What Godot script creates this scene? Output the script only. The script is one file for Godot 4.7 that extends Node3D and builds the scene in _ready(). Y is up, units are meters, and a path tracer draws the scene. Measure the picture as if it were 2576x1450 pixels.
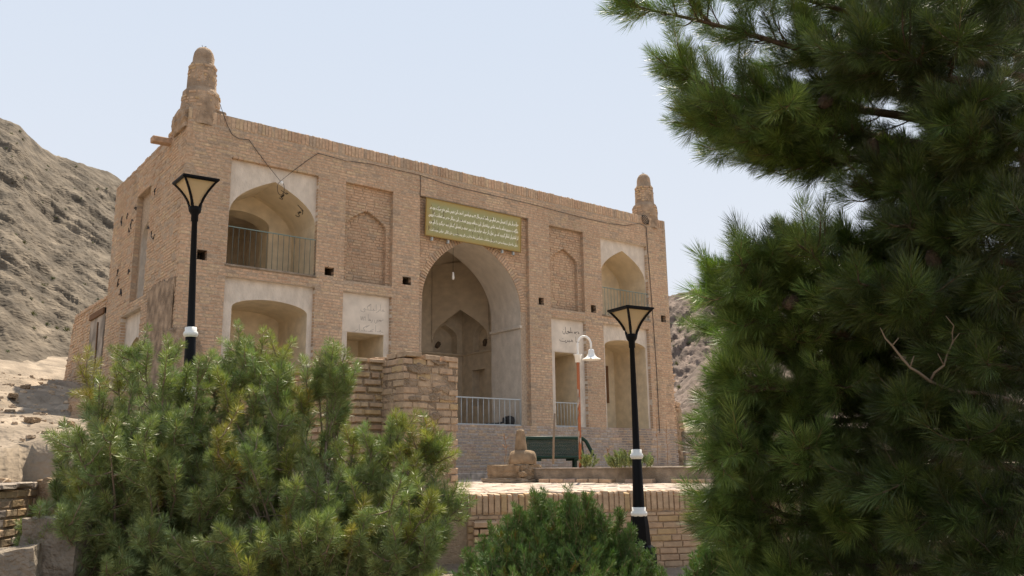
extends Node3D

# ---------------------------------------------------------------- camera frame (metres, y up, facade in the plane z = 0)
const EYE := Vector3(-12.104, -0.9665, 16.736)
const CR := Vector3(0.78638, -0.01306, 0.6176)
const CU := Vector3(-0.11619, 0.9788, 0.16865)
const CF := Vector3(0.60672, 0.20438, -0.7682)

var rng := RandomNumberGenerator.new()
var mats := {}
var tones: Array[Color] = []
var tone_mats: Array[StandardMaterial3D] = []
var brick_meshes: Array[ArrayMesh] = []
var brick_mm_mat: StandardMaterial3D
var hill_noise := FastNoiseLite.new()
var fine_noise := FastNoiseLite.new()
var rough_noise := FastNoiseLite.new()

func P(u: float, v: float, d: float) -> Vector3:
	return EYE + (CF + CR * ((u - 1288.0) / 2138.2) - CU * ((v - 725.0) / 2138.2)) * d

# ---------------------------------------------------------------- naming and tree helpers
func tag(o: Node3D, label := "", category := "", group := "", kind := "") -> Node3D:
	if label: o.set_meta("label", label)
	if category: o.set_meta("category", category)
	if group: o.set_meta("group", group)
	if kind: o.set_meta("kind", kind)
	return o

func thing(called: String, label: String, category: String, at := Vector3.ZERO, group := "") -> Node3D:
	var o := Node3D.new()
	o.name = called
	add_child(o, true)
	o.position = at
	return tag(o, label, category, group)

func origin_of(n: Node) -> Vector3:
	var p := Vector3.ZERO
	while n != null and n != self and n is Node3D:
		p += (n as Node3D).position
		n = n.get_parent()
	return p

func part(called: String, mesh: Mesh, m: Material, parent: Node, xf := Transform3D(), kind := "") -> MeshInstance3D:
	var o := MeshInstance3D.new()
	o.name = called
	o.mesh = mesh
	if m: o.material_override = m
	parent.add_child(o, true)
	if parent != self: xf.origin -= origin_of(parent)
	o.transform = xf
	if kind: o.set_meta("kind", kind)
	return o

func swarm(called: String, mesh: Mesh, m: Material, xfs: Array, cols: Array, parent: Node, kind := "stuff") -> MultiMeshInstance3D:
	var mm := MultiMesh.new()
	mm.transform_format = MultiMesh.TRANSFORM_3D
	mm.use_colors = true
	mm.mesh = mesh
	mm.instance_count = xfs.size()
	for i in xfs.size():
		mm.set_instance_transform(i, xfs[i])
		mm.set_instance_color(i, cols[i])
	var o := MultiMeshInstance3D.new()
	o.name = called
	o.multimesh = mm
	o.material_override = m
	parent.add_child(o, true)
	if parent != self: o.position = -origin_of(parent)
	if kind: o.set_meta("kind", kind)
	return o

# ---------------------------------------------------------------- mesh helpers
func begin() -> SurfaceTool:
	var st := SurfaceTool.new()
	st.begin(Mesh.PRIMITIVE_TRIANGLES)
	st.set_smooth_group(-1)
	st.set_color(Color.WHITE)
	return st

func done(st: SurfaceTool) -> ArrayMesh:
	st.generate_normals()
	return st.commit()

func tri(st: SurfaceTool, a: Vector3, b: Vector3, c: Vector3) -> void:
	st.add_vertex(a); st.add_vertex(b); st.add_vertex(c)

func quad(st: SurfaceTool, a: Vector3, b: Vector3, c: Vector3, d: Vector3) -> void:
	tri(st, a, b, c); tri(st, a, c, d)

func add_box(st: SurfaceTool, c: Vector3, s: Vector3, b := Basis(), jit := 0.0) -> void:
	var v := []
	for i in 8:
		var l := Vector3((i & 1) - 0.5, ((i >> 1) & 1) - 0.5, ((i >> 2) & 1) - 0.5) * s
		if jit > 0.0: l += Vector3(rng.randf_range(-jit, jit), rng.randf_range(-jit, jit), rng.randf_range(-jit, jit))
		v.append(c + b * l)
	quad(st, v[6], v[7], v[5], v[4])
	quad(st, v[3], v[2], v[0], v[1])
	quad(st, v[2], v[6], v[4], v[0])
	quad(st, v[7], v[3], v[1], v[5])
	quad(st, v[2], v[3], v[7], v[6])
	quad(st, v[4], v[5], v[1], v[0])

func box_mesh(s: Vector3, jit := 0.0) -> ArrayMesh:
	var st := begin()
	add_box(st, Vector3.ZERO, s, Basis(), jit)
	return done(st)

# a box with chamfered edges all round
func soft_box(s: Vector3, r: float, jit := 0.0) -> ArrayMesh:
	var st := begin()
	var h := s * 0.5
	var pts := {}
	for i in 8:
		var sg := Vector3(-1.0 if i & 1 == 0 else 1.0, -1.0 if i & 2 == 0 else 1.0, -1.0 if i & 4 == 0 else 1.0)
		var j := Vector3(rng.randf_range(-jit, jit), rng.randf_range(-jit, jit), rng.randf_range(-jit, jit))
		for a in 3:
			var q := Vector3(h.x - r, h.y - r, h.z - r)
			q[a] = h[a]
			pts[i * 3 + a] = q * sg + j
	for a in 3:
		var b := (a + 1) % 3
		var c := (a + 2) % 3
		for sgn in [0, 1]:
			var ids := []
			for k in [[0, 0], [1, 0], [1, 1], [0, 1]]:
				ids.append(((sgn << a) | (k[0] << b) | (k[1] << c)) * 3 + a)
			facing(st, [pts[ids[0]], pts[ids[1]], pts[ids[2]], pts[ids[3]]])
		for k in [[0, 0], [1, 0], [1, 1], [0, 1]]:
			var i0: int = (k[0] << b) | (k[1] << c)
			var i1: int = i0 | (1 << a)
			facing(st, [pts[i0 * 3 + b], pts[i1 * 3 + b], pts[i1 * 3 + c], pts[i0 * 3 + c]])
	for i in 8:
		facing(st, [pts[i * 3], pts[i * 3 + 1], pts[i * 3 + 2]])
	return done(st)

# a convex face, wound so that it faces away from the origin
func facing(st: SurfaceTool, p: Array) -> void:
	var n: Vector3 = (p[1] - p[0]).cross(p[2] - p[0])
	var mid := Vector3.ZERO
	for q in p: mid += q
	if n.dot(mid) > 0.0: p.reverse()
	for i in range(1, p.size() - 1): tri(st, p[0], p[i], p[i + 1])

func add_tube(st: SurfaceTool, pts: Array, radii: Array, sides := 8, caps := true) -> void:
	var rings := []
	var up := Vector3.UP
	for i in pts.size():
		var t: Vector3 = pts[mini(i + 1, pts.size() - 1)] - pts[maxi(i - 1, 0)]
		t = t.normalized()
		var ref := up if absf(t.dot(up)) < 0.95 else Vector3.RIGHT
		var x := t.cross(ref).normalized()
		var y := x.cross(t).normalized()
		var ring := []
		for k in sides:
			var a := TAU * k / sides
			ring.append(pts[i] + (x * cos(a) + y * sin(a)) * radii[i])
		rings.append(ring)
	for i in pts.size() - 1:
		for k in sides:
			var k2 := (k + 1) % sides
			quad(st, rings[i][k], rings[i][k2], rings[i + 1][k2], rings[i + 1][k])
	if caps:
		for e in [0, pts.size() - 1]:
			for k in range(1, sides - 1):
				if e == 0: tri(st, rings[e][0], rings[e][k + 1], rings[e][k])
				else: tri(st, rings[e][0], rings[e][k], rings[e][k + 1])

func tube_mesh(pts: Array, r: float, sides := 8, smooth := true) -> ArrayMesh:
	var st := begin()
	if smooth: st.set_smooth_group(0)
	var rr := []
	for q in pts: rr.append(r)
	add_tube(st, pts, rr, sides)
	return done(st)

func add_lathe(st: SurfaceTool, prof: Array, sides := 24, at := Vector3.ZERO, wob := 0.0) -> void:
	var rings := []
	for q in prof:
		var ring := []
		for k in sides:
			var a := TAU * k / sides
			var r: float = q.x * (1.0 + wob * rough_noise.get_noise_3d(cos(a) * 60.0 + at.x * 9.0, q.y * 140.0, sin(a) * 60.0))
			ring.append(at + Vector3(cos(a) * r, q.y, sin(a) * r))
		rings.append(ring)
	for i in prof.size() - 1:
		for k in sides:
			var k2 := (k + 1) % sides
			quad(st, rings[i][k], rings[i][k2], rings[i + 1][k2], rings[i + 1][k])

func lathe_mesh(prof: Array, sides := 24, wob := 0.0, smooth := true) -> ArrayMesh:
	var st := begin()
	if smooth: st.set_smooth_group(0)
	add_lathe(st, prof, sides, Vector3.ZERO, wob)
	return done(st)

# a vertical prism over a ground polygon of (x, z), given counter-clockwise seen from above
func slab(poly: Array, y0: float, y1: float) -> ArrayMesh:
	var st := begin()
	var pk := PackedVector2Array(poly)
	var ix := Geometry2D.triangulate_polygon(pk)
	for i in range(0, ix.size(), 3):
		var t := [Vector3(pk[ix[i]].x, y1, pk[ix[i]].y), Vector3(pk[ix[i + 1]].x, y1, pk[ix[i + 1]].y), Vector3(pk[ix[i + 2]].x, y1, pk[ix[i + 2]].y)]
		if (t[1] - t[0]).cross(t[2] - t[0]).y > 0.0: t.reverse()
		tri(st, t[0], t[1], t[2])
	var area := 0.0
	for i in pk.size():
		var a := pk[i]
		var b := pk[(i + 1) % pk.size()]
		area += a.x * b.y - b.x * a.y
	for i in pk.size():
		var a := pk[i]
		var b := pk[(i + 1) % pk.size()]
		if area > 0.0:
			var c := a
			a = b
			b = c
		quad(st, Vector3(a.x, y1, a.y), Vector3(b.x, y1, b.y), Vector3(b.x, y0, b.y), Vector3(a.x, y0, a.y))
	return done(st)

# a lumpy stone: a subdivided cube pulled towards a sphere and roughened
func stone(s: Vector3, round_: float, bump: float, n := 6, seed_ := 0.0) -> ArrayMesh:
	var st := begin()
	for a in 3:
		for sg in [-1.0, 1.0]:
			for i in n:
				for j in n:
					var c := []
					for k in [[0, 0], [1, 0], [1, 1], [0, 1]]:
						var q := Vector3.ZERO
						q[a] = sg
						q[(a + 1) % 3] = 2.0 * (i + k[0]) / n - 1.0
						q[(a + 2) % 3] = 2.0 * (j + k[1]) / n - 1.0
						var w := q.lerp(q.normalized() * 1.15, round_)
						w *= 1.0 + bump * rough_noise.get_noise_3d(w.x * 45.0 + seed_ * 31.0, w.y * 45.0, w.z * 45.0 + seed_)
						c.append(w * s * 0.5)
					facing(st, c)
	return done(st)

# ---------------------------------------------------------------- materials
func noise_tex(freq: float, lo: float, hi: float, octaves := 4, seed_ := 1, normal := false, kind := FastNoiseLite.TYPE_SIMPLEX_SMOOTH, size := 512) -> NoiseTexture2D:
	var n := FastNoiseLite.new()
	n.noise_type = kind
	n.frequency = freq
	n.fractal_octaves = octaves
	n.seed = seed_
	var t := NoiseTexture2D.new()
	t.width = size
	t.height = size
	t.seamless = true
	t.noise = n
	var g := Gradient.new()
	g.set_color(0, Color(lo, lo, lo))
	g.set_color(1, Color(hi, hi, hi))
	t.color_ramp = g
	return t

func mat(c: Color, rough := 0.9, tex: Texture2D = null, scale := 1.0, bump: Texture2D = null, bump_cm := 0.0, vertex := false) -> StandardMaterial3D:
	var m := StandardMaterial3D.new()
	m.albedo_color = c.linear_to_srgb()
	m.roughness = rough
	m.metallic_specular = 0.35
	m.vertex_color_use_as_albedo = vertex
	if tex or bump:
		m.uv1_triplanar = true
		m.uv1_world_triplanar = true
		m.uv1_scale = Vector3.ONE * scale
	if tex: m.albedo_texture = tex
	if bump:
		m.heightmap_enabled = true
		m.heightmap_texture = bump
		m.heightmap_scale = bump_cm
	return m

# ---------------------------------------------------------------- bricks
func make_bricks() -> void:
	for k in 4:
		var st := begin()
		var f := []
		var m := []
		var b := []
		for q in [[-1, -1], [1, -1], [1, 1], [-1, 1]]:
			var j := func() -> float: return rng.randf_range(-1.0, 1.0)
			f.append(Vector3(q[0] * (0.5 - 0.035 + 0.02 * j.call()), q[1] * (0.5 - 0.13 + 0.05 * j.call()), 0.5 + 0.02 * j.call()))
			m.append(Vector3(q[0] * (0.5 - 0.008 + 0.008 * j.call()), q[1] * (0.5 - 0.03 + 0.03 * j.call()), 0.42))
			b.append(Vector3(q[0] * 0.5, q[1] * 0.49, -0.5))
		quad(st, f[3], f[2], f[1], f[0])
		for i in 4:
			var i2 := (i + 1) % 4
			quad(st, f[i], f[i2], m[i2], m[i])
			quad(st, m[i], m[i2], b[i2], b[i])
		brick_meshes.append(done(st))

func tone(kind: String) -> int:
	var r := rng.randf()
	match kind:
		"facade":
			return 0 if r < 0.30 else 1 if r < 0.52 else 2 if r < 0.68 else 3 if r < 0.78 else 4 if r < 0.87 else 5 if r < 0.93 else 11
		"plinth":
			return 6 if r < 0.35 else 7 if r < 0.65 else 8 if r < 0.85 else 4
		"pier":
			return 1 if r < 0.5 else 9 if r < 0.62 else 0 if r < 0.95 else 4
		"wing":
			return 9 if r < 0.36 else 1 if r < 0.55 else 3 if r < 0.78 else 2 if r < 0.9 else 10
		"terrace":
			return 1 if r < 0.4 else 9 if r < 0.55 else 0 if r < 0.8 else 4
		"low":
			return 12 if r < 0.5 else 9 if r < 0.72 else 1 if r < 0.86 else 7
	return 0

# bricks in courses over a rectangle of a plane; holes are callables y -> Vector2(from, to) or null
func courses(out: Array, o: Vector3, ax: Vector3, n: Vector3, x0: float, x1: float, y0: float, y1: float, holes: Array, opt := {}) -> void:
	var ch: float = opt.get("h", 0.068)
	var joint: float = opt.get("joint", 0.012)
	var bl: float = opt.get("len", 0.225)
	var dep: float = opt.get("depth", 0.112)
	var jit: float = opt.get("jit", 0.005)
	var tilt: float = opt.get("tilt", 0.006)
	var kind: String = opt.get("tone", "facade")
	var low: String = opt.get("low_tone", kind)
	var low_y: float = opt.get("low_y", -99.0)
	var miss: float = opt.get("miss", 0.0)
	var rows := int(ceil((y1 - y0) / ch - 0.01))
	for r in rows:
		var ya := y0 + r * ch
		var yb := minf(ya + ch, y1)
		if yb - ya < 0.02: continue
		var ym := 0.5 * (ya + yb)
		var spans := [Vector2(x0, x1)]
		if opt.has("ragged"):
			var rg: Callable = opt["ragged"]
			spans = [rg.call(ym)]
		for h in holes:
			var cut = h.call(ym)
			if cut == null: continue
			var nxt := []
			for s in spans:
				if cut.y <= s.x or cut.x >= s.y:
					nxt.append(s)
					continue
				if cut.x - s.x > 0.02: nxt.append(Vector2(s.x, cut.x))
				if s.y - cut.y > 0.02: nxt.append(Vector2(cut.y, s.y))
			spans = nxt
		var start := x0 - rng.randf() * bl
		var xs := [start]
		while xs[-1] < x1:
			xs.append(xs[-1] + bl * (0.5 if rng.randf() < 0.22 else rng.randf_range(0.88, 1.1)))
		for i in xs.size() - 1:
			for s in spans:
				var a := maxf(xs[i], s.x)
				var b := minf(xs[i + 1], s.y)
				if b - a < 0.03: continue
				if miss > 0.0 and rng.randf() < miss: continue
				var ja := joint * 0.5 if a > s.x + 0.001 else -0.002
				var jb := joint * 0.5 if b < s.y - 0.001 else -0.002
				var bw := b - a - ja - jb
				var push := rng.randf_range(-jit, jit)
				var bx := ax.rotated(n, rng.randf_range(-tilt, tilt)).rotated(Vector3.UP, rng.randf_range(-tilt, tilt))
				var nn := bx.cross(Vector3.UP).normalized() * (1.0 if ax.cross(Vector3.UP).dot(n) > 0.0 else -1.0)
				var c := o + ax * (a + ja + bw * 0.5) + Vector3.UP * (ym + rng.randf_range(-0.002, 0.002)) + n * (push - dep * 0.5)
				var by := nn.cross(bx).normalized()
				if by.y < 0.0: by = -by
				var tk := tone(low if ym < low_y else kind)
				if kind == "facade" and ym > low_y:
					var patch := fine_noise.get_noise_3d(c.x * 9.0, c.y * 14.0, c.z * 9.0)
					if patch > 0.18 and rng.randf() < 0.55: tk = [2, 5, 2][rng.randi() % 3]
					elif patch < -0.2 and rng.randf() < 0.5: tk = [3, 1, 11][rng.randi() % 3]
				out.append([Transform3D(Basis(bx * bw, by * (yb - ya - joint * rng.randf_range(0.75, 1.15)), nn * dep), c), tk])

func soldiers(out: Array, o: Vector3, ax: Vector3, n: Vector3, x0: float, x1: float, y0: float, y1: float, w: float, kind: String, dep := 0.12, wob := 0.006) -> void:
	var x := x0
	while x < x1:
		var bw := minf(w * rng.randf_range(0.85, 1.12), x1 - x)
		if bw > 0.02:
			var hh := y1 - y0 + rng.randf_range(-wob, wob)
			out.append([Transform3D(Basis(ax * (bw - 0.012), Vector3.UP * hh, n * dep), o + ax * (x + bw * 0.5) + Vector3.UP * (y0 + hh * 0.5) + n * (rng.randf_range(-0.005, 0.007) - dep * 0.5)), tone(kind)])
		x += bw

# old walls weather unevenly: patches of repair, streaks under the coping, damp at the foot
func weather(p: Vector3) -> float:
	var f := 1.02 + 0.24 * hill_noise.get_noise_3d(p.x * 9.0, p.y * 9.0, p.z * 9.0) + 0.10 * fine_noise.get_noise_3d(p.x * 26.0, p.y * 3.5, p.z * 26.0)
	if p.y > 4.4 and p.y < 6.4: f -= 0.10 * smooth(4.4, 6.2, p.y) * smooth(-0.1, 0.5, fine_noise.get_noise_2d(p.x * 60.0, p.z * 60.0))
	if p.z > -0.35 and p.y < 1.7:
		if absf(p.x - 6.52) < 0.11 or absf(p.x - 6.93) < 0.08: f *= 0.80
		if p.y < -0.02 and p.x > 4.85 and p.x < 6.1: f *= 0.74
	return clampf(f, 0.66, 1.14)

func lay(list: Array, parent: Node, singles := 300, called := "brick", pile := "brickwork") -> void:
	var order := []
	for b in list:
		var d: Vector3 = b[0].origin - EYE
		var z := d.dot(CF)
		var u := 1288.0 + 2138.2 * d.dot(CR) / z
		var v := 725.0 - 2138.2 * d.dot(CU) / z
		var hid: bool = (v > 960.0 and u < 850.0) or v > 1450.0 or (u > 1750.0 and v > 640.0) or u < 0.0
		order.append([z + (100.0 if hid else 0.0), b])
	order.sort_custom(func(p, q): return p[0] < q[0])
	var xf := [[], [], []]
	var co := [[], [], []]
	for i in order.size():
		var b = order[i][1]
		if i < singles:
			part(called, brick_meshes[i % 4], tone_mats[b[1] * 3 + clampi(int((weather(b[0].origin) - 0.76) / 0.145), 0, 2)], parent, b[0])
		else:
			var k := i % 3
			xf[k].append(b[0])
			var f := rng.randf_range(0.95, 1.04) * weather(b[0].origin)
			co[k].append(Color(tones[b[1]].r * f, tones[b[1]].g * f, tones[b[1]].b * f))
	for k in 3:
		if xf[k].size(): swarm(pile, brick_meshes[k], brick_mm_mat, xf[k], co[k], parent)

# ---------------------------------------------------------------- arches
func arch_f(s: float, k: float) -> float:
	s = clampf(absf(s), 0.0, 1.0)
	return sqrt(maxf(0.0, 1.0 - s * s)) * (k + (1.0 - k) * pow(1.0 - s, 2.2))

func arch_poly(cx: float, hw: float, y0: float, ys: float, ya: float, k: float, n := 22) -> PackedVector2Array:
	var p := PackedVector2Array()
	p.append(Vector2(cx - hw, y0))
	for i in range(0, n + 1):
		var a := PI * i / n
		var s := -cos(a)
		p.append(Vector2(cx + hw * s, ys + (ya - ys) * arch_f(s, k)))
	p.append(Vector2(cx + hw, y0))
	return p

func arch_hole(cx: float, hw: float, y0: float, ys: float, ya: float, k: float, grow := 0.0) -> Callable:
	return func(y: float):
		if y < y0 or y > ya + grow: return null
		var w := hw + grow
		if y > ys:
			var lo := 0.0
			var hi := 1.0
			for i in 24:
				var m := 0.5 * (lo + hi)
				if ys + (ya + grow - ys) * arch_f(m, k) > y: lo = m
				else: hi = m
			w = (hw + grow) * lo
		return Vector2(cx - w, cx + w)

func rect_hole(x0: float, x1: float, y0: float, y1: float) -> Callable:
	return func(y: float):
		if y < y0 or y > y1: return null
		return Vector2(x0, x1)

func cut_box(c: CSGCombiner3D, called: String, lo: Vector3, hi: Vector3, m: Material) -> void:
	var b := CSGBox3D.new()
	b.name = called
	b.size = hi - lo
	b.position = (lo + hi) * 0.5
	b.operation = CSGShape3D.OPERATION_SUBTRACTION
	b.material = m
	c.add_child(b, true)

func cut_arch(c: CSGCombiner3D, called: String, poly: PackedVector2Array, z0: float, z1: float, m: Material, turn := 0.0, at := Vector3.ZERO) -> void:
	var b := CSGPolygon3D.new()
	b.name = called
	b.polygon = poly
	b.depth = z0 - z1
	b.position = Vector3(0, 0, z0) if turn == 0.0 else at
	b.rotation.y = turn
	b.operation = CSGShape3D.OPERATION_SUBTRACTION
	b.material = m
	b.smooth_faces = false
	c.add_child(b, true)

# ---------------------------------------------------------------- ground
func smooth(a: float, b: float, x: float) -> float:
	var t := clampf((x - a) / (b - a), 0.0, 1.0)
	return t * t * (3.0 - 2.0 * t)

const FRONT_A := Vector2(-6.62, 8.98)      # left end of the terrace's front wall, and its direction
const FRONT_D := Vector2(0.8829, 0.4695)

func ground_y(x: float, z: float) -> float:
	var n := fine_noise.get_noise_2d(x * 10.0, z * 10.0)
	var n2 := rough_noise.get_noise_2d(x * 22.0, z * 22.0)
	var low := -2.1 - 0.055 * (z - 10.0) + 0.05 * n
	if z > 30.0: low = -3.2 + 0.05 * n
	# the rising slope on the left
	var rise := -1.07 + (8.3 - z) * 0.148 - 0.10 * clampf(x + 8.5, 0.0, 2.0) + 0.10 * n + 0.05 * n2
	rise += 0.16 * smooth(0.2, -0.2, sin(z * 1.25 + x * 0.5 + n * 1.3)) - 0.08
	rise += 0.35 * exp(-(Vector2(x + 9.4, z - 7.3).length_squared()) / 2.2)
	if x < -14.0: rise += (-14.0 - x) * 0.10
	if z < -12.0: rise = rise + (-12.0 - z) * 0.12
	var zl := 8.64 - (x + 11.06) * 1.57
	if x > -10.62: zl = 7.95 + clampf((x + 10.62) * 0.9, 0.0, 0.7)
	var left := lerpf(rise, low, smooth(-0.50, -0.14, z - zl))
	# right of the building and behind it
	var back := -0.05 - 0.11 * z + 0.12 * n + (0.0 if x < 30.0 else (x - 30.0) * 0.05)
	var right := lerpf(back, -1.9, smooth(-0.3, 0.0, z))
	var s := (Vector2(x, z) - FRONT_A).dot(Vector2(-FRONT_D.y, FRONT_D.x))
	right = lerpf(right, low, smooth(-0.4, -0.1, s)) if z > 0.0 else right
	if x > -7.3 and x < 7.3 and z > -5.4 and z < 1.0: right = -1.9
	return lerpf(left, right, smooth(-7.5, -7.25, x)) if z > -5.8 else lerpf(rise, back, smooth(-9.0, 4.0, x))

func grid_axis(parts: Array) -> Array:
	var out := []
	for p in parts:
		var n := int(round((p[1] - p[0]) / p[2]))
		for i in n: out.append(p[0] + (p[1] - p[0]) * i / n)
	out.append(parts[-1][1])
	return out

func make_ground() -> void:
	var xs := grid_axis([[-400.0, -60.0, 40.0], [-60.0, -18.0, 3.0], [-18.0, -13.0, 0.5], [-13.0, -7.0, 0.125], [-7.0, 10.0, 0.8], [10.0, 60.0, 3.0], [60.0, 400.0, 40.0]])
	var zs := grid_axis([[-400.0, -60.0, 40.0], [-60.0, -16.0, 3.0], [-16.0, -6.0, 0.3], [-6.0, 11.0, 0.14], [11.0, 20.0, 0.6], [20.0, 60.0, 5.0], [60.0, 400.0, 60.0]])
	var st := begin()
	st.set_smooth_group(0)
	var rows := []
	for z in zs:
		var row := []
		for x in xs: row.append(Vector3(x, ground_y(x, z), z))
		rows.append(row)
	for i in zs.size() - 1:
		for j in xs.size() - 1:
			quad(st, rows[i][j], rows[i][j + 1], rows[i + 1][j + 1], rows[i + 1][j])
	tag(part("ground", done(st), mats.ground, self), "pale sandy ground sloping up to the left of the shrine", "", "", "structure")

func along(l: Array, t: float) -> Vector3:
	var x := clampf(t, 0.0, 1.0) * (l.size() - 1)
	var i := mini(int(x), l.size() - 2)
	var p0: Vector3 = l[maxi(i - 1, 0)]
	var p3: Vector3 = l[mini(i + 2, l.size() - 1)]
	return (l[i] as Vector3).cubic_interpolate(l[i + 1], p0, p3, x - i)

func make_hill(called: String, label: String, foot: Array, crest: Array, cols: int, rows: int, amp: float, m: Material, back: Vector3, dip: Vector3) -> Array:
	var g := []
	for i in rows:
		var row := []
		var t := 1.2 * i / (rows - 1)
		for j in cols:
			var s := float(j) / (cols - 1)
			var a := along(foot, s)
			var b := along(crest, s)
			var p: Vector3
			if t <= 1.0:
				p = a.lerp(b, t)
				p.y = lerpf(a.y, b.y, lerpf(t, t * t, 0.25))
			else:
				p = b + back * (t - 1.0) * 5.0
			var k := p.dot(dip)
			var w := 0.75 * hill_noise.get_noise_3d(p.x, p.y, p.z) + 0.4 * absf(hill_noise.get_noise_3d(p.x * 3.1 + 50.0, p.y * 3.1, p.z * 3.1))
			w += 0.48 * fine_noise.get_noise_1d(k * 30.0 + 14.0 * hill_noise.get_noise_3d(p.x * 2.0, p.y * 2.0, p.z * 2.0))
			w += 0.22 * fine_noise.get_noise_3d(p.x * 16.0, p.y * 16.0, p.z * 16.0) + 0.10 * rough_noise.get_noise_3d(p.x * 14.0, p.y * 14.0, p.z * 14.0)
			var edge := smooth(0.0, 0.12, t) * (0.35 + 0.65 * smooth(0.0, 0.25, absf(1.0 - t)))
			p += (Vector3.UP * 0.75 + (EYE - p).normalized() * 0.7) * w * amp * edge
			row.append(p)
		g.append(row)
	var st := begin()
	st.set_smooth_group(0)
	for i in rows - 1:
		for j in cols - 1:
			quad(st, g[i + 1][j], g[i + 1][j + 1], g[i][j + 1], g[i][j])
	tag(part(called, done(st), m, self), label, "", "", "structure")
	return g

# ---------------------------------------------------------------- plants
func sprig(stem: float, count: int, nl: float, w: float, a0: float, a1: float, seed_: int, lo: Color, hi: Color, wood: Color, from := 0.1) -> ArrayMesh:
	rng.seed = seed_
	var st := begin()
	st.set_color(wood)
	add_tube(st, [Vector3.ZERO, Vector3(0, stem * 0.5, 0.004), Vector3(0, stem, 0)], [w * 1.6, w * 1.3, w * 0.8], 3, false)
	for i in count:
		var t := lerpf(from, 1.0, pow(rng.randf(), 0.8))
		var az := i * 2.39996 + rng.randf_range(-0.4, 0.4)
		var an := lerpf(a0, a1, t) + rng.randf_range(-0.22, 0.22)
		var side := Vector3(cos(az), 0, sin(az))
		var d := (Vector3.UP * cos(an) + side * sin(an)).normalized()
		var p := Vector3(0, stem * t, 0)
		var l := nl * rng.randf_range(0.75, 1.1)
		var q := d.cross(Vector3(rng.randf_range(-1, 1), rng.randf_range(-1, 1), rng.randf_range(-1, 1))).normalized() * w
		var c := lo.lerp(hi, rng.randf())
		st.set_color(c)
		var bend := side * l * 0.05
		var mid := p + d * l * 0.5 + bend
		tri(st, p - q * 0.6, mid - q, mid + q)
		tri(st, mid - q, p + d * l + bend * 0.5, mid + q)
	return done(st)

func aim(at: Vector3, dir: Vector3, size: float, roll := -1.0) -> Transform3D:
	var y := dir.normalized()
	var r := Vector3.RIGHT if absf(y.x) < 0.9 else Vector3.FORWARD
	var x := y.cross(r).normalized().rotated(y, rng.randf() * TAU if roll < 0.0 else roll)
	return Transform3D(Basis(x, y, x.cross(y)) * size, at)

func jolt(a: float) -> Vector3:
	return Vector3(rng.randf_range(-a, a), rng.randf_range(-a, a), rng.randf_range(-a, a))

# a limb from a to b with a sag or lift, cut into n steps
func limb(a: Vector3, b: Vector3, lift: float, n: int, wob: float) -> Array:
	var out := []
	for i in n + 1:
		var t := float(i) / n
		out.append(a.lerp(b, t) + Vector3.UP * lift * sin(PI * t) + jolt(wob) * sin(PI * t))
	return out

func taper(n: int, r0: float, r1: float) -> Array:
	var out := []
	for i in n: out.append(lerpf(r0, r1, float(i) / maxi(n - 1, 1)))
	return out

func tinted(base: Color, spread: float) -> Color:
	var f := 1.0 + rng.randf_range(-spread, spread)
	var h := rng.randf_range(-0.10, 0.10)
	return Color(base.r * f * (1.0 + h), base.g * f, base.b * f * (1.0 - h))

# needles along the outer stretch of a limb
func needles_on(pts: Array, from: float, gap: float, size: float, xfs: Array, cols: Array, base: Color, spread := 0.18) -> void:
	var total := 0.0
	for i in pts.size() - 1: total += (pts[i + 1] - pts[i]).length()
	var n := maxi(2, int(total * (1.0 - from) / gap))
	for i in n + 1:
		var t := lerpf(from, 1.0, float(i) / n)
		var x := t * (pts.size() - 1)
		var k := mini(int(x), pts.size() - 2)
		var dir: Vector3 = (pts[k + 1] - pts[k]).normalized()
		var at: Vector3 = pts[k].lerp(pts[k + 1], x - k)
		var d := (dir + jolt(0.55) * (1.0 if i < n else 0.2) + Vector3.UP * 0.15).normalized()
		xfs.append(aim(at - d * 0.02, d, size * rng.randf_range(0.85, 1.15)))
		cols.append(tinted(base, spread))

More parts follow.
